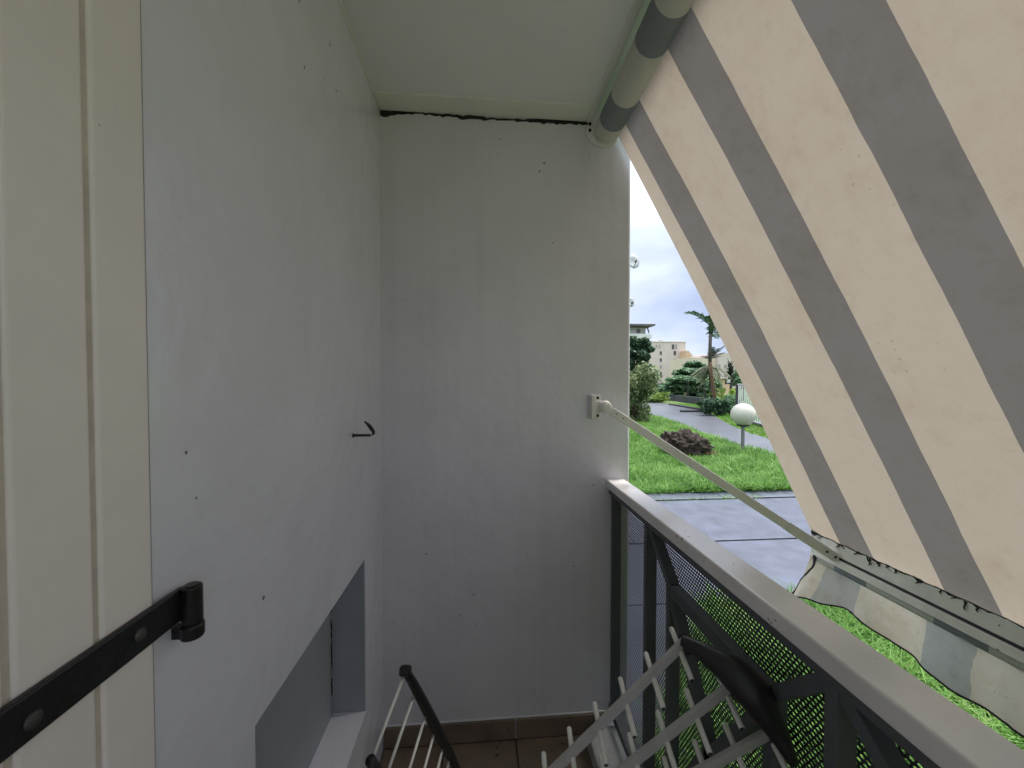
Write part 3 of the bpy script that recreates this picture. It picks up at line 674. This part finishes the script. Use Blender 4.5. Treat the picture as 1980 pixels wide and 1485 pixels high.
# ------------------------------------------------------------------ foliage helpers
def leaves(name, centers, spread, n, size, matl, parent, flat=.0, aspect=1.8):
    centers = np.asarray(centers, float); k = len(centers); spread = np.broadcast_to(np.asarray(spread, float), (k, 3)) if np.ndim(spread) else np.full((k,3), spread)
    idx = RNG.integers(0, k, n); d = RNG.normal(0, 1, (n,3)); d /= np.linalg.norm(d, axis=1)[:,None]; r = RNG.random(n)**.45
    c = centers[idx] + d*r[:,None]*spread[idx]
    nrm = RNG.normal(0,1,(n,3)); nrm[:,2] = np.abs(nrm[:,2]) + flat; nrm += d*.6; nrm /= np.linalg.norm(nrm,axis=1)[:,None]
    t = RNG.normal(0,1,(n,3)); t -= nrm*np.sum(t*nrm,1)[:,None]; t /= np.linalg.norm(t,axis=1)[:,None]; b = np.cross(nrm, t)
    s = size*RNG.uniform(.55,1.3,n)[:,None]
    V = np.stack([c + t*s*aspect*.5, c + b*s*.5 , c - t*s*aspect*.5, c - b*s*.5], 1)
    return raw(name, V.reshape(-1,3), np.arange(4*n).reshape(-1,4), matl, parent)
def trunk(name, pts, r0, r1, matl, parent, limbs=()):
    m = MB(); k = len(pts); m.tube(pts, [r0+(r1-r0)*i/(k-1) for i in range(k)], 10)
    for (a, b) in limbs:
        a = Vector(a); b = Vector(b); mdl = (a+b)/2 + Vector((0,0,.08*(b-a).length)); m.tube([a, mdl, b], [r1*.9, r1*.6, r1*.2], 7)
    return m.build(name, matl, parent, smooth=True)
def tree(name, label, base, top, blobs, n, size, matl, bark, group=None, r0=.14, cat='tree', flat=0.):
    t = empty(name, base); tag(t, label, cat, group)
    base = Vector(base); top = Vector(top)
    cs = []; sp = []
    rgt = random.Random(int(base.x*100))
    for (c, s) in blobs:
        c = Vector(c); s = Vector(s) if hasattr(s, '__len__') else Vector((s,s,s))
        for i in range(16):
            d = Vector((rgt.gauss(0,1), rgt.gauss(0,1), rgt.gauss(0,1))).normalized()*(rgt.random()**.35)
            cs.append((c.x+d.x*s.x*.85, c.y+d.y*s.y*.85, c.z+d.z*s.z*.85)); q = rgt.uniform(.2,.38); sp.append((s.x*q, s.y*q, s.z*q))
    trunk('trunk', [base, base.lerp(top,.5)+Vector((.08,.05,0)), top], r0, r0*.5, bark, t, [(base.lerp(top, rgt.uniform(.5,.95)), Vector(cs[i])) for i in range(0, len(cs), max(1, len(cs)//14))])
    leaves('crown', cs, np.array(sp), n, size, matl, t, flat)
    kids(t); return t
def frond(m, base, direction, L, droop, nl, ll, lw, rg, fold=.5, thin=.02):
    # rib tube plus paired leaflets, all thin quads with width
    base = Vector(base); d = Vector(direction).normalized(); side = d.cross(Vector((0,0,1))).normalized(); pts = []
    for i in range(13):
        t = i/12; pts.append(base + d*L*t + Vector((0,0,-droop*L*t*t)))
    m.tube(pts, [thin*(1-.85*i/12) for i in range(13)], 5)
    for i in range(nl):
        t = .18 + .82*(i+.5)/nl; k = min(11, int(t*12)); p = pts[k].lerp(pts[k+1], t*12-k); tg = (pts[k+1]-pts[k]).normalized()
        s_ = math.sin(math.pi*min(1, .12+.86*t))**.6
        for sg in (-1, 1):
            q = (side*sg + tg*rg.uniform(.45,.8) + Vector((0,0,fold*rg.uniform(.3,1)))).normalized(); l = ll*s_*rg.uniform(.8,1.1)
            wv = tg.cross(q).cross(q).normalized()*lw*.5
            e1 = p + q*l*.55; e2 = p + q*l + Vector((0,0,-.25*l))
            m.add([p-wv*.5, p+wv*.5, e1+wv, e1-wv, e2+wv*.15, e2-wv*.15], [(0,1,2,3),(3,2,4,5)])

# tall palm
pb = atz(1384, 797, GZ); YP = pb.y
pal = empty('tall_palm', pb); tag(pal, 'tall thin palm tree with one arching frond against the sky', 'palm tree')
pp = [pb, at(1382,768,YP), at(1377,735,YP), at(1373,700,YP), at(1373,668,YP), at(1374,645,YP)]
trunk('trunk', pp[:4], .11, .10, M['bark_red'], pal); trunk('upper_trunk', pp[3:], .10, .09, M['bark'], pal)
ct = at(1374,645,YP); MB().tube([ct, at(1376,628,YP), at(1381,606,YP)], [.13,.15,.06], 10).build('crownshaft', M['frond'], pal, smooth=True)
rg = random.Random(12); cc_ = at(1377,634,YP)
for dvec, L, dr_, nl in (((-1,.05,1.05),2.35,.36,17),((-.55,.6,1.2),1.5,.2,18),((.25,-.3,1.8),1.7,.1,20),((1,.1,.7),1.7,.5,20),((1,-.5,.2),1.5,.6,18),((.7,.8,.3),1.5,.6,18),((.6,.3,1.6),1.8,.2,20),((-.25,-.6,1.1),1.0,.3,14)):
    fm = MB(); frond(fm, cc_, dvec, L, dr_, nl, .66, .10, rg, fold=.8, thin=.035); fm.build('frond', M['frond'], pal)
fm = MB(); a, b = cc_, at(1313,601,YP)
kids(pal)
# second palm with a shaggy pale crown just behind
p2b = Vector((at(1376,760,YP+2.5).x, YP+2.5, GZ)); p2 = empty('shaggy_palm', p2b); tag(p2, 'shorter palm with drooping pale fronds behind the tall palm trunk', 'palm tree')
c2 = at(1372,698,YP+2.5)
trunk('trunk', [p2b, (p2b+c2)/2+Vector((.05,0,0)), c2], .12, .1, M['bark'], p2)
for i in range(34):
    a = rg.uniform(0, 2*math.pi); el = rg.uniform(-1.1, .95)
    dvec = (math.cos(a)*math.cos(el), math.sin(a)*math.cos(el), math.sin(el)); up_f = el > .1
    fm = MB(); frond(fm, c2 + Vector((0,0,-.3 if not up_f else .1)), dvec, rg.uniform(1.0,1.45), .45 if not up_f else .12, 15, .30, .05 if up_f else .085, rg, fold=.1, thin=.02)
    fm.build('frond', M['frond_dark'] if up_f else M['frond_pale'], p2)
kids(p2)
# dark spiky plants beside them
def spiky(px, ybase, ytop, Yd, label, name, matl, n=70, L=.75):
    b = Vector((at(px, 760, Yd).x, Yd, GZ)); c = at(px, ytop, Yd); t = empty(name, b); tag(t, label, 'tree')
    trunk('trunk', [b, (b+c)/2+Vector((.06,0,0)), c], .10, .06, M['bark'], t)
    m = MB()
    for i in range(n):
        z = rg.uniform(.52, 1.0); p = b.lerp(c, z); a = rg.uniform(0,2*math.pi); el = rg.uniform(.0,1.2); d = Vector((math.cos(a)*math.cos(el), math.sin(a)*math.cos(el), math.sin(el)))
        l = L*rg.uniform(.5,1)*(1.15-.5*z); wv = d.cross(Vector((0,0,1))).normalized()*.045
        m.add([p-wv*.5, p+wv*.5, p+d*l*.6+wv, p+d*l*.6-wv, p+d*l+Vector((0,0,-.12*l))], [(0,1,2,3),(3,2,4)])
    m.build('crown', matl, t); kids(t)
spiky(1412, 780, 702, 26, 'dark spiky dracaena tree beside the white bar fence', 'dracaena_tree', M['frond_dark'], 150, .95)
# banana-like plant with broad yellow-green leaves
def broad(px, py, Yd, label, n, L, name='banana_plant'):
    b = Vector((at(px, py, Yd).x, Yd, GZ)); t = empty(name, b); tag(t, label, 'plant')
    MB().tube([b, b+Vector((.03,0,.7)), b+Vector((0,.03,1.1))], [.08,.07,.04], 8).build('stem', M['leaf_yel'], t, smooth=True)
    for i in range(n):
        a = rg.uniform(0,2*math.pi); el = rg.uniform(.5,1.35); d = Vector((math.cos(a)*math.cos(el), math.sin(a)*math.cos(el), math.sin(el))); sd2 = d.cross(Vector((0,0,1))).normalized()
        p0 = b+Vector((0,0,rg.uniform(.5,1.0))); l = L*rg.uniform(.7,1.1); v = []; f = []
        for k in range(7):
            s = k/6; c = p0 + d*l*s + Vector((0,0,-.4*l*s*s)); wv = sd2*(.17*math.sin(math.pi*min(.97,max(.06,s)))**.7)
            v += [c-wv+Vector((0,0,.05)), c, c+wv+Vector((0,0,.05))]
            if k: q = 3*k; f += [(q-3,q-2,q+1,q),(q-2,q-1,q+2,q+1)]
        MB().add(v, f).build('leaf', M['leaf_yel'], t, smooth=True)
    kids(t)
broad(1396, 775, 23.5, 'banana plant with broad yellow green leaves beside the palm', 9, 1.25)
broad(1414, 770, 22.5, 'low broad-leaved plant next to the white bar fence', 8, .9)
# bushes
def bush(name, label, px, py_base, Yd, w_, h_, n, size, matl, cat='bush', group=None, lift=.0):
    b = Vector((at(px, 760, Yd).x, Yd, GZ)); t = empty(name, b); tag(t, label, cat, group)
    cs = [b + Vector((rg.uniform(-1,1)*w_*.42, rg.uniform(-1,1)*w_*.35, lift + h_*rg.uniform(.12,.82))) for i in range(30)]
    m = MB()
    for i in range(0, 30, 3): m.tube([b, (b+cs[i])/2+Vector((0,0,.05)), cs[i]], [.03,.02,.006], 6)
    m.build('stems', M['bark2'], t)
    leaves('foliage', [tuple(c) for c in cs], (w_*.2, w_*.2, h_*.2), n, size, matl, t); kids(t); return t
bush('dark_bush', 'dense dark green bush at the foot of the palms', 1386, 800, 19.5, 1.25, 1.0, 3800, .075, M['leaf_dark'])
bush('loose_bush', 'loose mid green bush between palms and bar fence', 1412, 795, 20.5, 1.1, 1.25, 2600, .08, M['leaf_mid'])
bush('grey_green_bush', 'tufty grey green bush left of the palm trunks', 1364, 795, 22, .9, .8, 1800, .07, M['frond'])
bush('flowering_shrub', 'tall pale leaved shrub at the edge of the balcony wall', 1231, 790, 17, 1.7, 2.75, 7500, .085, M['leaf_pale'])
bush('clipped_shrub', 'small bright green bush behind the pale shrub', 1262, 770, 33, 2.4, 1.0, 2200, .12, M['leaf_yel'])
# trees
tL = Vector((at(1226,760,26).x, 26, GZ))
tree('round_tree', 'dark round-crowned tree beside the balcony wall edge', tL, at(1226,700,26),
     [(at(1222,680,26), (1.25,1.2,.95)), (at(1237,700,26), (.85,.9,.95)), (at(1230,665,26), (.95,.9,.6)), (at(1252,672,26.5), (.45,.5,.35)), (at(1225,720,26), (.9,.9,.6))], 12000, .15, M['leaf_dark'], M['bark2'])
tM = Vector((at(1335,760,37).x, 37, GZ))
tree('almond_tree', 'broad green tree with layered foliage in front of the apartment block', tM, at(1335,722,37),
     [(at(1335,722,37), (2.0,1.8,.6)), (at(1342,742,37), (2.6,2.0,.9)), (at(1312,748,36.5), (1.9,1.6,.55)), (at(1360,748,37), (1.7,1.6,1.0)), (at(1325,735,36), (2.2,1.6,.5)), (at(1335,760,36.5), (2.4,1.6,.8)), (at(1343,707,37.5), (1.1,1,.5))], 15000, .21, M['leaf_mid'], M['bark2'], flat=.8)
tree('dark_hedge_tree', 'low dark tree behind the wire fence left of the broad tree', Vector((at(1288,760,44).x,44,GZ)), at(1288,748,44),
     [(at(1288,748,44), (1.3,1.2,.9)), (at(1296,745,44), (1.2,1,.7)), (at(1282,757,44), (.7,.8,.7))], 4500, .2, M['leaf_mid'], M['bark2'], flat=.5, r0=.1)
tree('far_green_tree', 'small green tree behind the white bar fence', Vector((at(1436,760,36).x,36,GZ)), at(1436,738,36),
     [(at(1432,728,36), (1.1,1,.9)), (at(1444,735,36), (1.0,1,.8)), (at(1424,735,36), (.8,.8,.7))], 4500, .17, M['leaf_mid'], M['bark2'], r0=.1)
tuft = at(1333,712,39); tf = empty('feathery_palm', Vector((tuft.x,39,GZ))); tag(tf, 'small feathery palm top rising above the broad tree', 'palm tree')
trunk('trunk', [Vector((tuft.x,39,GZ)), tuft], .1, .08, M['bark'], tf)
for i in range(12):
    a = i*math.pi/6 + rg.uniform(-.2,.2); fm = MB(); frond(fm, tuft, (math.cos(a), math.sin(a), rg.uniform(.6,1.6)), 1.1, .4, 12, .35, .06, rg, thin=.02); fm.build('frond', M['frond'], tf)
kids(tf)

# ------------------------------------------------------------------ white bar fence
fe = empty('bar_fence', (12.8, 18, GZ)); tag(fe, 'white vertical bar fence with a dark post behind the globe lamp', 'fence')
f0 = Vector((at(1425,760,17.4).x, 17.4, 0)); f1 = Vector((atz(1484,828,GZ).x, atz(1484,828,GZ).y, 0))
fd = (f1-f0); fL = fd.length; fd.normalize(); f2 = f0 + fd*(fL+3.0); fL += 3.0
zt, zb = 1.30, GZ+.12
MB().box(-.045,.045,-.045,.045,GZ,zt+.03).build('post', M['dark'], fe).location = f0
nb = int(fL/.25); barm = None
for i in range(1, nb):
    p = f0 + fd*(i*.25)
    if barm is None:
        b_ = MB().box(-.02,.02,-.02,.02,zb,zt-.02).build('bar', M['fence'], fe); barm = b_.data
    else:
        b_ = bpy.data.objects.new('bar', barm); COL.objects.link(b_); b_.parent = fe
    b_.location = (p.x,p.y,0); b_.rotation_euler = (0,0,math.atan2(fd.y,fd.x))
for z in (zt, zb): MB().beam(f0+Vector((0,0,z)), f2+Vector((0,0,z)), (0,0,1), .022, .018).build('rail', M['fence'], fe)
MB().beam(f0+Vector((0,0,GZ+.05)), f2+Vector((0,0,GZ+.05)), (0,0,1), .055, .10).build('base_wall', M['stone'], fe)
kids(fe)
# dark finial post with a pale plate
fp = at(1411,742,24); sg_ = empty('sign_post', (fp.x, 24, GZ)); tag(sg_, 'dark post with crossbar and small pale plate among the plants', 'post')
MB().tube([(fp.x+.05,24,GZ),(fp.x+.05,24,1.35)], .04, 10).build('pole', M['dark'], sg_)
MB().box(fp.x-.32, fp.x+.30, 23.97, 24.03, 1.26, 1.34).build('crossbar', M['dark'], sg_)
MB().lathe([(.0001,0),(.05,0),(.045,.1),(.02,.25),(.0001,.32)], (fp.x-.28,24,1.34), 10).build('finial', M['dark'], sg_)
MB().box(fp.x-.20, fp.x+.02, 23.96, 23.985, 1.36, 1.58).build('plate', M['white'], sg_)
kids(sg_)
# small white marker block and dark kerbs by the path
mk = atz(1371, 802, GZ); o = MB().box(mk.x-.11, mk.x+.11, mk.y-.08, mk.y+.08, GZ, GZ+.24).build('marker_stone', M['white'], bevel=.02); tag(o, 'small white marker stone beside the asphalt path', 'marker')
for (a, b, lab) in (((1316,797),(1366,797),'low black kerb in front of the white marker stone'), ((1296,783),(1366,795),'low black kerb curving along the far edge of the asphalt path')):
    p = atz(*a, GZ); q = atz(*b, GZ); k_ = MB().beam(p+Vector((0,0,.06)), q+Vector((0,0,.06)), (0,0,1), .06, .12).build('kerb', M['kerb'], bevel=.01); tag(k_, lab, 'kerb', 'kerbs by the asphalt path')
# dark low wall with a wire fence on it
wl = empty('low_wall', (18, 33, GZ)); tag(wl, 'low dark retaining wall carrying thin wire fence posts', 'wall')
wp_ = [Vector((*atz(x,y,GZ).to_2d(), 0)) for x, y in ((1268,769),(1330,779),(1396,788))]
for a, b in zip(wp_[:-1], wp_[1:]): MB().beam(a+Vector((0,0,GZ+.28)), b+Vector((0,0,GZ+.28)), (0,0,1), .28, .12).build('wall_section', M['stone'], wl)
wl_p = []
for x, yt in ((1276,735),(1301,733),(1330,740),(1362,742)):
    t_ = (x-1268)/(1330-1268) if x < 1330 else (x-1330)/66; a, b = (wp_[0], wp_[1]) if x < 1330 else (wp_[1], wp_[2])
    # solve along the wall for the sight line
    best = min((abs(math.atan2((a.lerp(b,s/200)).x, (a.lerp(b,s/200)).y) - math.atan2(at(x,760,1).x,1)), s) for s in range(201))[1]; p = a.lerp(b, best/200); wl_p.append(p)
    MB().tube([(p.x,p.y,GZ+.5),(p.x,p.y,1.5)], .035, 8).build('fence_post', M['dark'], wl)
for z in (.5,.95,1.4):
    MB().tube([(p.x,p.y,z) for p in wl_p], .006, 5).build('wire', M['dark'], wl)
kids(wl)

# ------------------------------------------------------------------ buildings far behind
def px_win(root, xc, yc, w_, h_, Yd, glass='glass'):
    a = at(xc-w_/2, yc+h_/2, Yd); b = at(xc+w_/2, yc-h_/2, Yd)
    f = MB().box(a.x-.12, b.x+.12, Yd-.10, Yd+.02, a.z-.12, b.z+.12).build('window', M['cream'], root)
    MB().box(a.x, b.x, Yd-.13, Yd-.101, a.z, b.z).build('pane', M[glass], f)
    return f
def part(root, name, m, x0, x1, y0, z0, z1, dep):
    return MB().box(x0, x1, y0, y0+dep, z0, z1).build(name, m, root, bevel=.04)
YB = 130.
L_, R_ = at(1258,700,YB).x, at(1325.5,700,YB).x; top = at(1290,662,YB).z
ab = empty('apartment_block', ((L_+R_)/2, YB, GZ)); tag(ab, 'tall pale cream apartment block with two columns of small windows', 'building')
part(ab, 'wall', M['cream'], L_, R_, YB, GZ, top, 14)
part(ab, 'side_wing', M['yellow'], at(1236,700,YB+6).x, L_+.5, YB+2, GZ, at(1240,672,YB).z, 12)
part(ab, 'parapet', M['cream'], L_-.1, R_+.1, YB-.15, top, top+.35, 14.3)
part(ab, 'rooftop_vent', M['grey_fac'], at(1276,700,YB).x, at(1282,700,YB).x, YB+.5, top+.35, top+.9, 1)
for y in (682.6, 696, 709, 722.8): px_win(ab, 1277.5, y, 3.6, 6.6, YB, 'louvre' if y == 709 else 'glass')
for y in (682.6, 697.5, 709, 722.8): px_win(ab, 1304.6, y, 4.6, 7.6 if y < 690 else 6.4, YB)
px_win(ab, 1269, 669.8, 3, 6, YB, 'louvre'); px_win(ab, 1275, 669.8, 3, 6.4, YB, 'louvre'); px_win(ab, 1301, 670.5, 4, 9, YB); px_win(ab, 1306.8, 670.5, 3.6, 8.6, YB, 'louvre')
part(ab, 'plinth', M['grey_fac'], L_+.2, R_-4, YB-.3, GZ, GZ+1.6, .35)
kids(ab)
# peach wing stepping down on its right
YC = 126.
pw_ = empty('peach_building', (at(1332,700,YC).x, YC, GZ)); tag(pw_, 'peach house with a sloping roof edge right of the apartment block', 'building')
x0, x1, x2 = at(1325.8,700,YC).x, at(1331,700,YC).x, at(1342,700,YC).x; z0, z1 = at(1328,678,YC).z, at(1342,690,YC).z
MB().add([(x0,YC,GZ),(x2,YC,GZ),(x2,YC,z1),(x1,YC,z0),(x0,YC,z0),(x0,YC+10,GZ),(x2,YC+10,GZ),(x2,YC+10,z1),(x1,YC+10,z0),(x0,YC+10,z0)],
  [(0,1,2,3,4),(9,8,7,6,5),(0,5,6,1),(1,6,7,2),(2,7,8,3),(3,8,9,4),(4,9,5,0)]).build('wall', M['peach'], pw_)
px_win(pw_, 1336, 712, 3, 5, YC); kids(pw_)
YD = 95.
cb = empty('ivory_building', (at(1385,700,YD).x, YD, GZ)); tag(cb, 'long ivory building behind the palms with paired windows', 'building')
x0, x1, xm = at(1339,700,YD).x, at(1470,700,YD).x, at(1385,700,YD).x
part(cb, 'wall', M['cream2'], x0, xm, YD, GZ, at(1350,691,YD).z, 12)
part(cb, 'upper_wall', M['cream'], xm+.02, x1, YD-1, GZ, at(1410,683,YD).z, 13)
for x in (1341.5, 1346): px_win(cb, x, 699, 2.6, 4, YD)
for x, y in ((1344,710),(1356,712)): px_win(cb, x, y, 3.2, 5, YD)
for x, y in ((1390,728),(1402,728),(1390,708),(1402,708),(1425,715)): px_win(cb, x, y, 4.2, 7, YD-1, 'louvre')
kids(cb)
YT = 52.
pk = empty('terracotta_house', (at(1392,760,YT).x, YT, GZ)); tag(pk, 'low peach wall of a house seen between the palm trunks', 'building')
part(pk, 'wall', M['peach'], at(1368,700,YT).x, at(1412,700,YT).x, YT, GZ, at(1390,733,YT).z, 8)
part(pk, 'roof_slab', M['cream'], at(1366,700,YT).x, at(1414,700,YT).x, YT-.4, at(1390,733,YT).z, at(1390,730,YT).z, 8.6)
px_win(pk, 1388, 756, 6, 5, YT); kids(pk)
# grey house top on the left, mostly behind the wall
YG = 62.
gh = empty('grey_house', (at(1236,700,YG).x, YG, GZ)); tag(gh, 'grey upper storey with a dark overhanging roof above the round tree', 'building')
xa, xb = at(1200,700,YG).x, at(1251,700,YG).x
part(gh, 'wall', M['grey_fac'], xa, xb-.25, YG, GZ, at(1240,633,YG).z, 9)
part(gh, 'balcony_band', M['white'], xa, xb+.35, YG-1.0, at(1240,655,YG).z, at(1240,647,YG).z, 1.02)
rf = MB(); zr = at(1240,632,YG).z
rf.add([(xa,YG-1.3,zr),(xb+.7,YG-1.3,zr),(xb+.7,YG+10,zr),(xa,YG+10,zr),(xa,YG-1.3,zr+.3),(xb+.9,YG-1.3,zr+.3),(xb+.9,YG+10,zr+.3),(xa,YG+10,zr+.3),(xa,YG+4,zr+1.0),(xb-2,YG+4,zr+1.0)],
       [(0,3,2,1),(0,1,5,4),(1,2,6,5),(2,3,7,6),(3,0,4,7),(4,5,9,8),(5,6,9),(6,7,8,9),(7,4,8)]).build('roof', M['roof'], gh)
MB().beam(Vector((xb-.1,YG-.9,at(1240,645,YG).z)), Vector((xb-.1,YG-.2,zr)), (1,0,0), .08, .08).build('roof_bracket', M['roof'], gh)
px_win(gh, 1234, 640, 8, 7, YG); kids(gh)
# neighbouring block whose gable carries the satellite dishes; it stands hidden behind the end wall
YN = 14.5
nbk = empty('neighbour_block', (3.5, YN, GZ)); tag(nbk, 'neighbouring block hidden behind the end wall, carrying satellite dishes', 'building')
part(nbk, 'wall', M['cream'], 1.0, 5.45, YN, GZ, 9.5, 8); part(nbk, 'roof_slab', M['roof'], .9, 5.5, YN-.1, 9.5, 9.8, 8.2); kids(nbk)
def dish(px, py, Yd, r, label, aim):
    c = at(px, py, Yd); t = empty('satellite_dish', (c.x, c.y, c.z)); tag(t, label, 'satellite dish', 'dishes on the neighbouring block')
    prof = [(max(.0005, r*i/12), .22*r*(i/12)**2) for i in range(13)] + [(r*1.0, .22*r+.012), (max(.0005,r*.5), .22*r*.25+.012), (.0005,.012)]
    m = MB().lathe([(a, -h) for a, h in prof], (0,0,0), 36, 'y'); d_ = m.build('reflector', M['dish'], t, smooth=True)
    d_.rotation_euler = aim; d_.scale = (.86,1,1)
    ad_ = Vector((0,-1,0)); ad_.rotate(d_.rotation_euler)
    lo = Vector((0,0,-r*.95)); lo.rotate(d_.rotation_euler)
    e_ = lo*.35 + ad_*r*1.0
    MB().tube([lo*.98, e_], .012, 8).build('feed_arm', M['dark'], t); MB().tube([e_, e_ - ad_*.09], .035, 10).build('feed_horn', M['dark'], t)
    MB().tube([(-.0,.02,0), (-.12,.16,-.02), (5.44-c.x,.2,-.1)], .02, 8).build('wall_arm', M['galv'], t)
dish(1223, 507, 15.0, .30, 'round grey satellite dish high at the edge of the end wall', (R(-12),0,R(6)))
dish(1218, 585, 15.0, .20, 'smaller satellite dish below the other at the wall edge', (R(-8),0,R(12)))
# parked car far off behind the low wall
YK = 66.; c0 = at(1262,762,YK); car = empty('parked_car', (c0.x+1.6, YK, GZ)); tag(car, 'pale silver car parked beyond the low wall', 'car')
pr = [(0,.35),(.05,.75),(.9,.85),(1.5,1.32),(3.0,1.36),(3.75,.95),(4.2,.85),(4.25,.4)]
def side(prf, y0, y1, ins=0): 
    n = len(prf); v = [(x,y0,z) for x,z in prf]+[(x,y1,z) for x,z in prf]
    return v, [tuple(range(n)), tuple(reversed(range(n,2*n)))]+[(i,n+i,n+(i+1)%n,(i+1)%n) for i in range(n)]
v, f = side(pr, -.85, .85); cbod = MB().add(v, f).build('body', M['carpaint'], car, bevel=.06)
v, f = side([(1.05,.88),(1.58,1.27),(2.95,1.30),(3.55,.96)], -.865, .865); MB().add(v, f).build('side_window', M['glass'], car)
for x in (.85, 3.4):
    for y in (-.82, .62): MB().tube([(x,y,.32),(x,y+.2,.32)], .32, 18).build('wheel', M['tyre'], car)
MB().box(4.2, 4.27, -.7, -.4, .62, .78).build('tail_light', M['lampred'], car); MB().box(4.2, 4.27, .4, .7, .62, .78).build('tail_light', M['lampred'], car)
